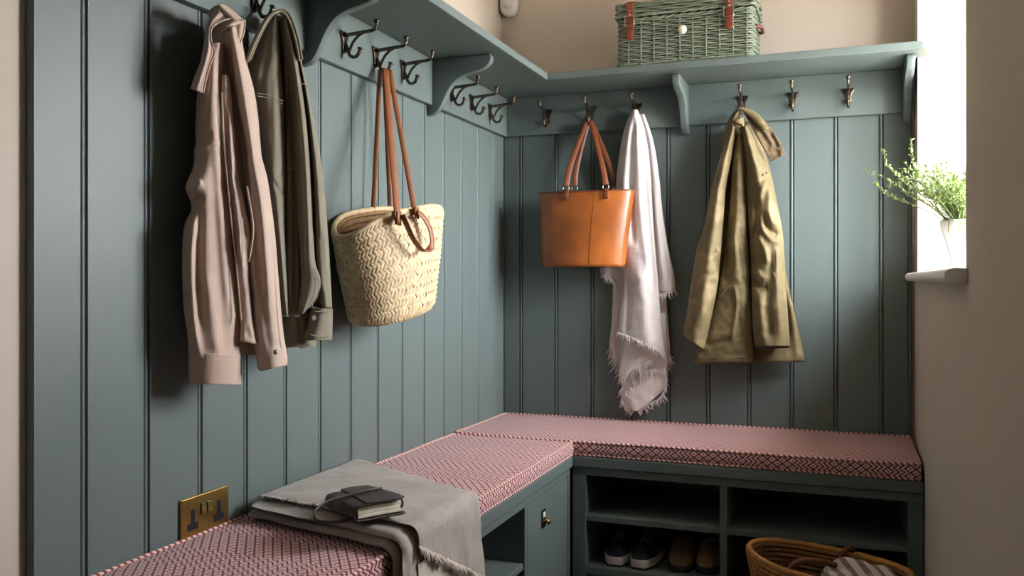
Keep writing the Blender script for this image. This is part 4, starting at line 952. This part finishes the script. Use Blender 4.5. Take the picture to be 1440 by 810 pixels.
fl = [(0.18, -0.002), (0.35, -0.006), (1.02, -0.004), (1.05, 0.02), (0.98, 0.08), (0.9, 0.128), (0.55, 0.135), (0.3, 0.13), (0.25, 0.06)]
obj('flap', prism([(x * wn, y) for x, y in fl], nbp(0, 0, 0.0305), ex, ey, (0, 0, 0.0028), 0.0008), 'dark_leather', nb, False)
lpth = smoothpath([nbp(wn * 0.95, 0.075, 0.035), nbp(wn * 0.5, 0.07, 0.036), nbp(0.0, 0.066, 0.033), nbp(-0.035, 0.062, 0.030), nbp(-0.066, 0.050, 0.018), nbp(-0.070, 0.034, 0.006), nbp(-0.05, 0.018, 0.002), nbp(-0.02, 0.014, 0.002), nbp(-0.004, 0.014, 0.004)], 6)
obj('wrap_strap', strap(lpth, 0.007, 0.0025, (0, 0, 1)), 'dark_leather', nb)
lp2 = smoothpath([nbp(wn + 0.002, 0.03, 0.031), nbp(wn + 0.010, 0.025, 0.024), nbp(wn + 0.012, 0.02, 0.012), nbp(wn + 0.004, 0.018, 0.002)], 6)
obj('wrap_strap', strap(lp2, 0.007, 0.0025, ey), 'dark_leather', nb)

# ------------------------------------------------------------------ shoes on the lower shelf
ZS = 0.1135
def shoe_ring(cx, y, z0, w, h, n=2.4, m=20, lean=0.0):
    t = np.linspace(0, math.pi, m); c, s_ = np.cos(t), np.sin(t)
    return np.stack([cx + w * np.sign(c) * np.abs(c) ** (2 / n), np.full(m, y), z0 + h * np.abs(s_) ** (2 / n)], -1)
def shoe(kind, cx, ytoe, rz, label, group):
    o = thing('sneaker' if kind == 'sneaker' else 'suede_clog', label, 'shoe', (cx, ytoe + 0.13, ZS), group)
    L_ = 0.275
    wdt = lambda t: 0.040 * (math.sin(min(1, (t + 0.06) / 0.30) * math.pi / 2) ** 0.7) * (1 - 0.26 * np.clip((t - 0.35) / 0.4, 0, 1)) * math.sqrt(max(0.02, 1 - np.clip((t - 0.86) / 0.15, 0, 1) ** 2))
    if kind == 'sneaker': hf = lambda t: np.interp(t, [0, 0.04, 0.12, 0.25, 0.38, 0.52, 0.62, 0.75, 0.95, 1], [0.008, 0.022, 0.035, 0.044, 0.062, 0.092, 0.104, 0.104, 0.104, 0.08])
    else: hf = lambda t: np.interp(t, [0, 0.04, 0.12, 0.28, 0.45, 0.6, 0.8, 1], [0.012, 0.030, 0.044, 0.054, 0.066, 0.06, 0.05, 0.04])
    zs = 0.026 if kind == 'sneaker' else 0.016
    ts = np.concatenate([np.linspace(0, 0.2, 9), np.linspace(0.25, 1, 16)])
    rings = []
    for t in ts: rings.append(shoe_ring(cx, ytoe + 0.004 + t * L_, ZS + zs, wdt(t) * (0.96 if kind == 'sneaker' else 1), hf(t)))
    ca, sa = math.cos(rz), math.sin(rz)
    def rot(V): V = np.asarray(V, float).copy(); x, y = V[:, 0] - cx, V[:, 1] - (ytoe + 0.13); V[:, 0] = cx + x * ca - y * sa; V[:, 1] = ytoe + 0.13 + x * sa + y * ca; return V
    v, f = loft(rings); obj('upper', (rot(v), f), 'navy_leather' if kind == 'sneaker' else 'brown_suede', o)
    out = [(wdt(t) + 0.003, t) for t in ts]; poly = [(cx + w_, ytoe + t * (L_ + 0.006)) for w_, t in out] + [(cx - w_, ytoe + t * (L_ + 0.006)) for w_, t in out[::-1]]
    v, f = prism(poly, (0, 0, ZS + 0.006), (1, 0, 0), (0, 1, 0), (0, 0, zs - 0.001), 0.003); obj('midsole', (rot(v), f), 'white_rubber' if kind == 'sneaker' else 'dark_sole', o)
    v, f = prism(poly, (0, 0, ZS), (1, 0, 0), (0, 1, 0), (0, 0, 0.006)); obj('outsole', (rot(v), f), 'dark_sole', o, False)
    if kind == 'sneaker':
        g = G()
        for k in range(4):
            t = 0.26 + k * 0.075; y = ytoe + t * L_; z = ZS + zs + hf(t) + 0.003; z2 = ZS + zs + hf(t + 0.07) + 0.003
            for sg in (-1, 1): g.add(*tube([(cx - sg * 0.014, y, z - 0.004), (cx, y + 0.01, (z + z2) / 2 + 0.001), (cx + sg * 0.014, y + 0.0195, z2 - 0.004)], 0.0018, 5))
        obj('laces', (rot(g.v), g.f), 'gold_lace', o)
        rings = [shoe_ring(cx, ytoe + (0.58 + 0.1 * q) * L_ + 0.01, ZS + zs + 0.06, 0.030 * (1 - 0.2 * q), 0.056 * (1 - 0.1 * q)) for q in np.linspace(0, 1, 5)]
        v, f = loft(rings); obj('tongue', (rot(v), f), 'navy_leather', o)
    else:
        y = ytoe + 0.42 * L_
        v, f = strap(smoothpath([(cx - 0.040, y, ZS + 0.02), (cx - 0.034, y, ZS + 0.060), (cx, y, ZS + 0.083), (cx + 0.034, y, ZS + 0.060), (cx + 0.040, y, ZS + 0.02)], 5), 0.026, 0.004, (0, 1, 0)); obj('instep_strap', (rot(v), f), 'brown_suede', o)
        v, f = boxg((cx + 0.012, y - 0.016, ZS + 0.078), (cx + 0.030, y + 0.016, ZS + 0.088), 0.002); obj('buckle', (rot(v), f), 'bronze', o)
    return o
shoe('sneaker', 0.551, -0.452, 0.04, 'navy sneaker with white toe rim, the one nearer the cabinet side', 'navy sneakers on the lower shelf')
shoe('sneaker', 0.650, -0.455, -0.12, 'navy sneaker with white toe rim, the one beside the brown clogs', 'navy sneakers on the lower shelf')
shoe('clog', 0.755, -0.435, 0.06, 'brown suede clog standing next to the navy sneakers', 'brown suede clogs on the lower shelf')
shoe('clog', 0.848, -0.42, -0.05, 'brown suede clog standing next to the cabinet divider', 'brown suede clogs on the lower shelf')

# ------------------------------------------------------------------ seagrass basket on the floor with a striped blanket
BC = np.array([1.205, -0.672, 0.0]); ba = math.radians(-24); EA = np.array([math.cos(ba), math.sin(ba), 0.0]); EB = np.array([-math.sin(ba), math.cos(ba), 0.0])
bk = thing('seagrass_basket', 'golden brown woven basket with leather handles on the floor below the bench', 'basket', BC)
def bk_ring(z, grow=0.0, m=96, am=0.0, ph=0.0):
    t = np.arange(m) * 2 * math.pi / m; a = 0.165 + 0.06 * z / 0.27 + grow; b = 0.105 + 0.035 * z / 0.27 + grow; r = 1 + am * np.cos(t * 60 + ph)
    return BC + EA * (a * r * np.cos(t))[:, None] + EB * (b * r * np.sin(t))[:, None] + np.array([0, 0, 1.0]) * (z + 0.012 * np.cos(t) ** 2 * (z / 0.27))[:, None]
rings = [bk_ring(z) for z in np.linspace(0.002, 0.262, 14)] + [bk_ring(z, -0.010) for z in np.linspace(0.262, 0.012, 10)]
obj('body', loft(rings), 'seagrass_inner', bk)
g = G()
for k in range(20): g.add(*tube(bk_ring(0.010 + 0.0128 * k, 0.001, 360, 0.009, math.pi * (k % 2)), 0.0066, 6, True))
obj('woven_coils', g.geo, 'seagrass', bk, kind='stuff')
g = G()
for k in range(20): g.add(*tube(bk_ring(0.012 + 0.0128 * k, -0.012, 360, 0.009, math.pi * (k % 2)), 0.0062, 6, True))
obj('inner_coils', g.geo, 'seagrass_inner', bk, kind='stuff')
obj('rim', tube(bk_ring(0.265, -0.003), 0.009, 8, True), 'seagrass', bk)
def at_b(px, py, dy): return on_plane(px, py, (0, BC[1] + dy, 0), (0, -1, 0))
hp = smoothpath([at_b(1108, 818, -0.06), at_b(1111, 802, -0.06), at_b(1120, 791, -0.06), at_b(1140, 788, -0.05), at_b(1165, 792, -0.04), at_b(1185, 800, -0.03), at_b(1195, 812, -0.02)], 6)
obj('handle', tube(hp, 0.0085, 8), 'brown_leather', bk)
hp = smoothpath([at_b(1176, 806, 0.10), at_b(1181, 790, 0.10), at_b(1187, 777, 0.10), at_b(1194, 771, 0.11), at_b(1200, 776, 0.12), at_b(1202, 790, 0.13)], 6)
obj('handle', tube(hp, 0.0085, 8), 'brown_leather', bk)
# blanket: a soft bundled roll of folds
bl = thing('striped_blanket', 'grey and white striped blanket bundled in the woven basket', 'blanket', BC + np.array([0.09, -0.02, 0.2]))
for q, (ox, oy, oz, ra, rb, rc, sd) in enumerate(((0.085, -0.045, 0.215, 0.105, 0.085, 0.075, 1.0), (0.135, -0.07, 0.212, 0.09, 0.08, 0.062, 2.0))):
    V = []; UV = []; nu_, nv_ = 48, 28; F = []
    for i in range(nv_):
        ph = math.pi * i / (nv_ - 1) - math.pi / 2
        for j in range(nu_):
            t = 2 * math.pi * j / nu_; d = np.array([math.cos(ph) * math.cos(t), math.cos(ph) * math.sin(t), math.sin(ph)])
            fold = 1 + 0.10 * math.sin(5.0 * d[0] + 7.0 * d[1] + sd * 2) + 0.10 * mnoise.noise(Vector(d * 2.6) + Vector((sd * 3, 0, 0)))
            V.append(BC + np.array([ox, oy, oz]) + d * np.array([ra, rb, rc]) * fold)
    F = [(i * nu_ + j, i * nu_ + (j + 1) % nu_, (i + 1) * nu_ + (j + 1) % nu_, (i + 1) * nu_ + j) for i in range(nv_ - 1) for j in range(nu_)]
    for f_ in F:
        for i in f_: UV.append((V[i][0] * 0.9 + V[i][2] * 0.55 + 0.3 * V[i][1], V[i][1]))
    obj('blanket_fold', (V, F, UV), 'striped_blanket', bl)

# ------------------------------------------------------------------ potted plant on the window sill
PB = np.array([1.562, -0.60, WZ0 + 0.0005])
pp = thing('potted_plant', 'feathery green plant in a white ribbed ceramic pot on the window sill', 'plant', PB)
prof = [(0.036, 0), (0.041, 0.004), (0.044, 0.03), (0.051, 0.06), (0.060, 0.09), (0.069, 0.115), (0.072, 0.133), (0.070, 0.137), (0.064, 0.133), (0.060, 0.118)]
def rib(r, h, t): return r * (1 + 0.035 * math.cos(9 * t + 6 * h) + 0.012 * math.sin(40 * h) * math.cos(9 * t))
obj('pot', lathe(prof, PB, 72, fn=rib), 'glazed_ceramic', pp)
obj('soil', lathe([(0.056, 0), (0.057, 0.006), (0.03, 0.010), (0.001, 0.011)], PB + np.array([0, 0, 0.116]), 24), 'soil', pp)
rnd = random.Random(11); gl = G()
def leaf(p, d, ln, wd):
    d = np.array(d, float); d /= np.linalg.norm(d); s_ = np.cross(d, [rnd.uniform(-1, 1), rnd.uniform(-1, 1), 1.0]); s_ /= np.linalg.norm(s_) + 1e-9; n = np.cross(s_, d)
    gl.add([p, p + d * ln * 0.5 + s_ * wd + n * wd * 0.3, p + d * ln, p + d * ln * 0.5 - s_ * wd + n * wd * 0.3, p + d * ln * 0.5 + n * -0.0004], [(0, 1, 4), (1, 2, 4), (2, 3, 4), (3, 0, 4)])
def sprig(path, r, leaf_ln, dens, start=0.25):
    P = smoothpath(path, 8); n = len(P)
    T = np.gradient(P, axis=0); T /= np.linalg.norm(T, axis=1)[:, None]
    for i in range(int(n * start), n):
        for _ in range(dens):
            sd = np.array([rnd.uniform(-1, 1), rnd.uniform(-1, 1), rnd.uniform(-0.6, 1)]); leaf(P[i] + T[i] * rnd.uniform(-0.004, 0.004), T[i] * 0.6 + sd, leaf_ln * rnd.uniform(0.6, 1.2), leaf_ln * 0.24)
    return tube(P, np.linspace(r, r * 0.4, n), 5)
top = PB + np.array([0, 0, 0.125])
def at_p(px, py, y): return on_plane(px, py, (0, y, 0), (0, -1, 0))
for path in ([(1322, 300), (1305, 288), (1285, 278), (1265, 264), (1243, 250), (1218, 239)], [(1320, 300), (1303, 280), (1282, 262), (1262, 247), (1247, 231), (1243, 212)], [(1318, 304), (1298, 294), (1275, 285), (1252, 276), (1240, 266), (1231, 258)], [(1330, 300), (1312, 275), (1296, 252), (1285, 232), (1281, 212), (1282, 197)],
             [(1330, 300), (1318, 280), (1300, 262), (1280, 252), (1262, 258), (1250, 262)]):
    pts = [at_p(px, py, PB[1] - 0.02 + 0.03 * k / 5 * (1 if px > 0 else 0)) for k, (px, py) in enumerate(path)]; pts[0] = top + np.array([-0.02, 0, -0.01])
    for q in pts: q[0] = min(q[0], 1.72)
    obj('long_stem', sprig(pts, 0.0016, 0.011, 3), 'stem', pp)
gs = G()
for k in range(190):
    a = rnd.uniform(0, 2 * math.pi); rr_ = rnd.uniform(0.0, 0.05); b = top + np.array([rr_ * math.cos(a), rr_ * math.sin(a), 0]); le = rnd.uniform(0.08, 0.185); sp = rnd.uniform(0.1, 0.9)
    d = np.array([math.cos(a) * sp, math.sin(a) * sp, 1.0]); e = b + d * le * np.array([1, 1, 0.85]); e += np.array([-0.045 * (le / 0.15), -0.01, 0]); e[0] = min(max(e[0], 1.40), 1.70); m = (b + e) / 2 + np.array([rnd.uniform(-0.01, 0.01), rnd.uniform(-0.01, 0.01), 0.014])
    v, f = sprig([b, m, e], 0.0011, 0.012, 2, 0.35)[:2]; gs.add(v, f)
for k in range(26):     # grassy blades arching over the rim
    a = rnd.uniform(0, 2 * math.pi); b = top + np.array([0.03 * math.cos(a), 0.03 * math.sin(a), 0]); o_ = np.array([math.cos(a), math.sin(a), 0]); le = rnd.uniform(0.04, 0.075)
    P = smoothpath([b, b + o_ * le * 0.5 + np.array([0, 0, 0.035]), b + o_ * le + np.array([0, 0, 0.02]), b + o_ * le * 1.15 + np.array([0, 0, -0.022])], 5)
    gs.add(*strap(P, np.linspace(0.005, 0.0015, len(P)), 0.0008, np.cross(o_, [0, 0, 1.0])))
obj('fine_stems', gs.geo, 'stem', pp, kind='stuff')
obj('foliage', gl.geo, 'leaf', pp, False, kind='stuff')
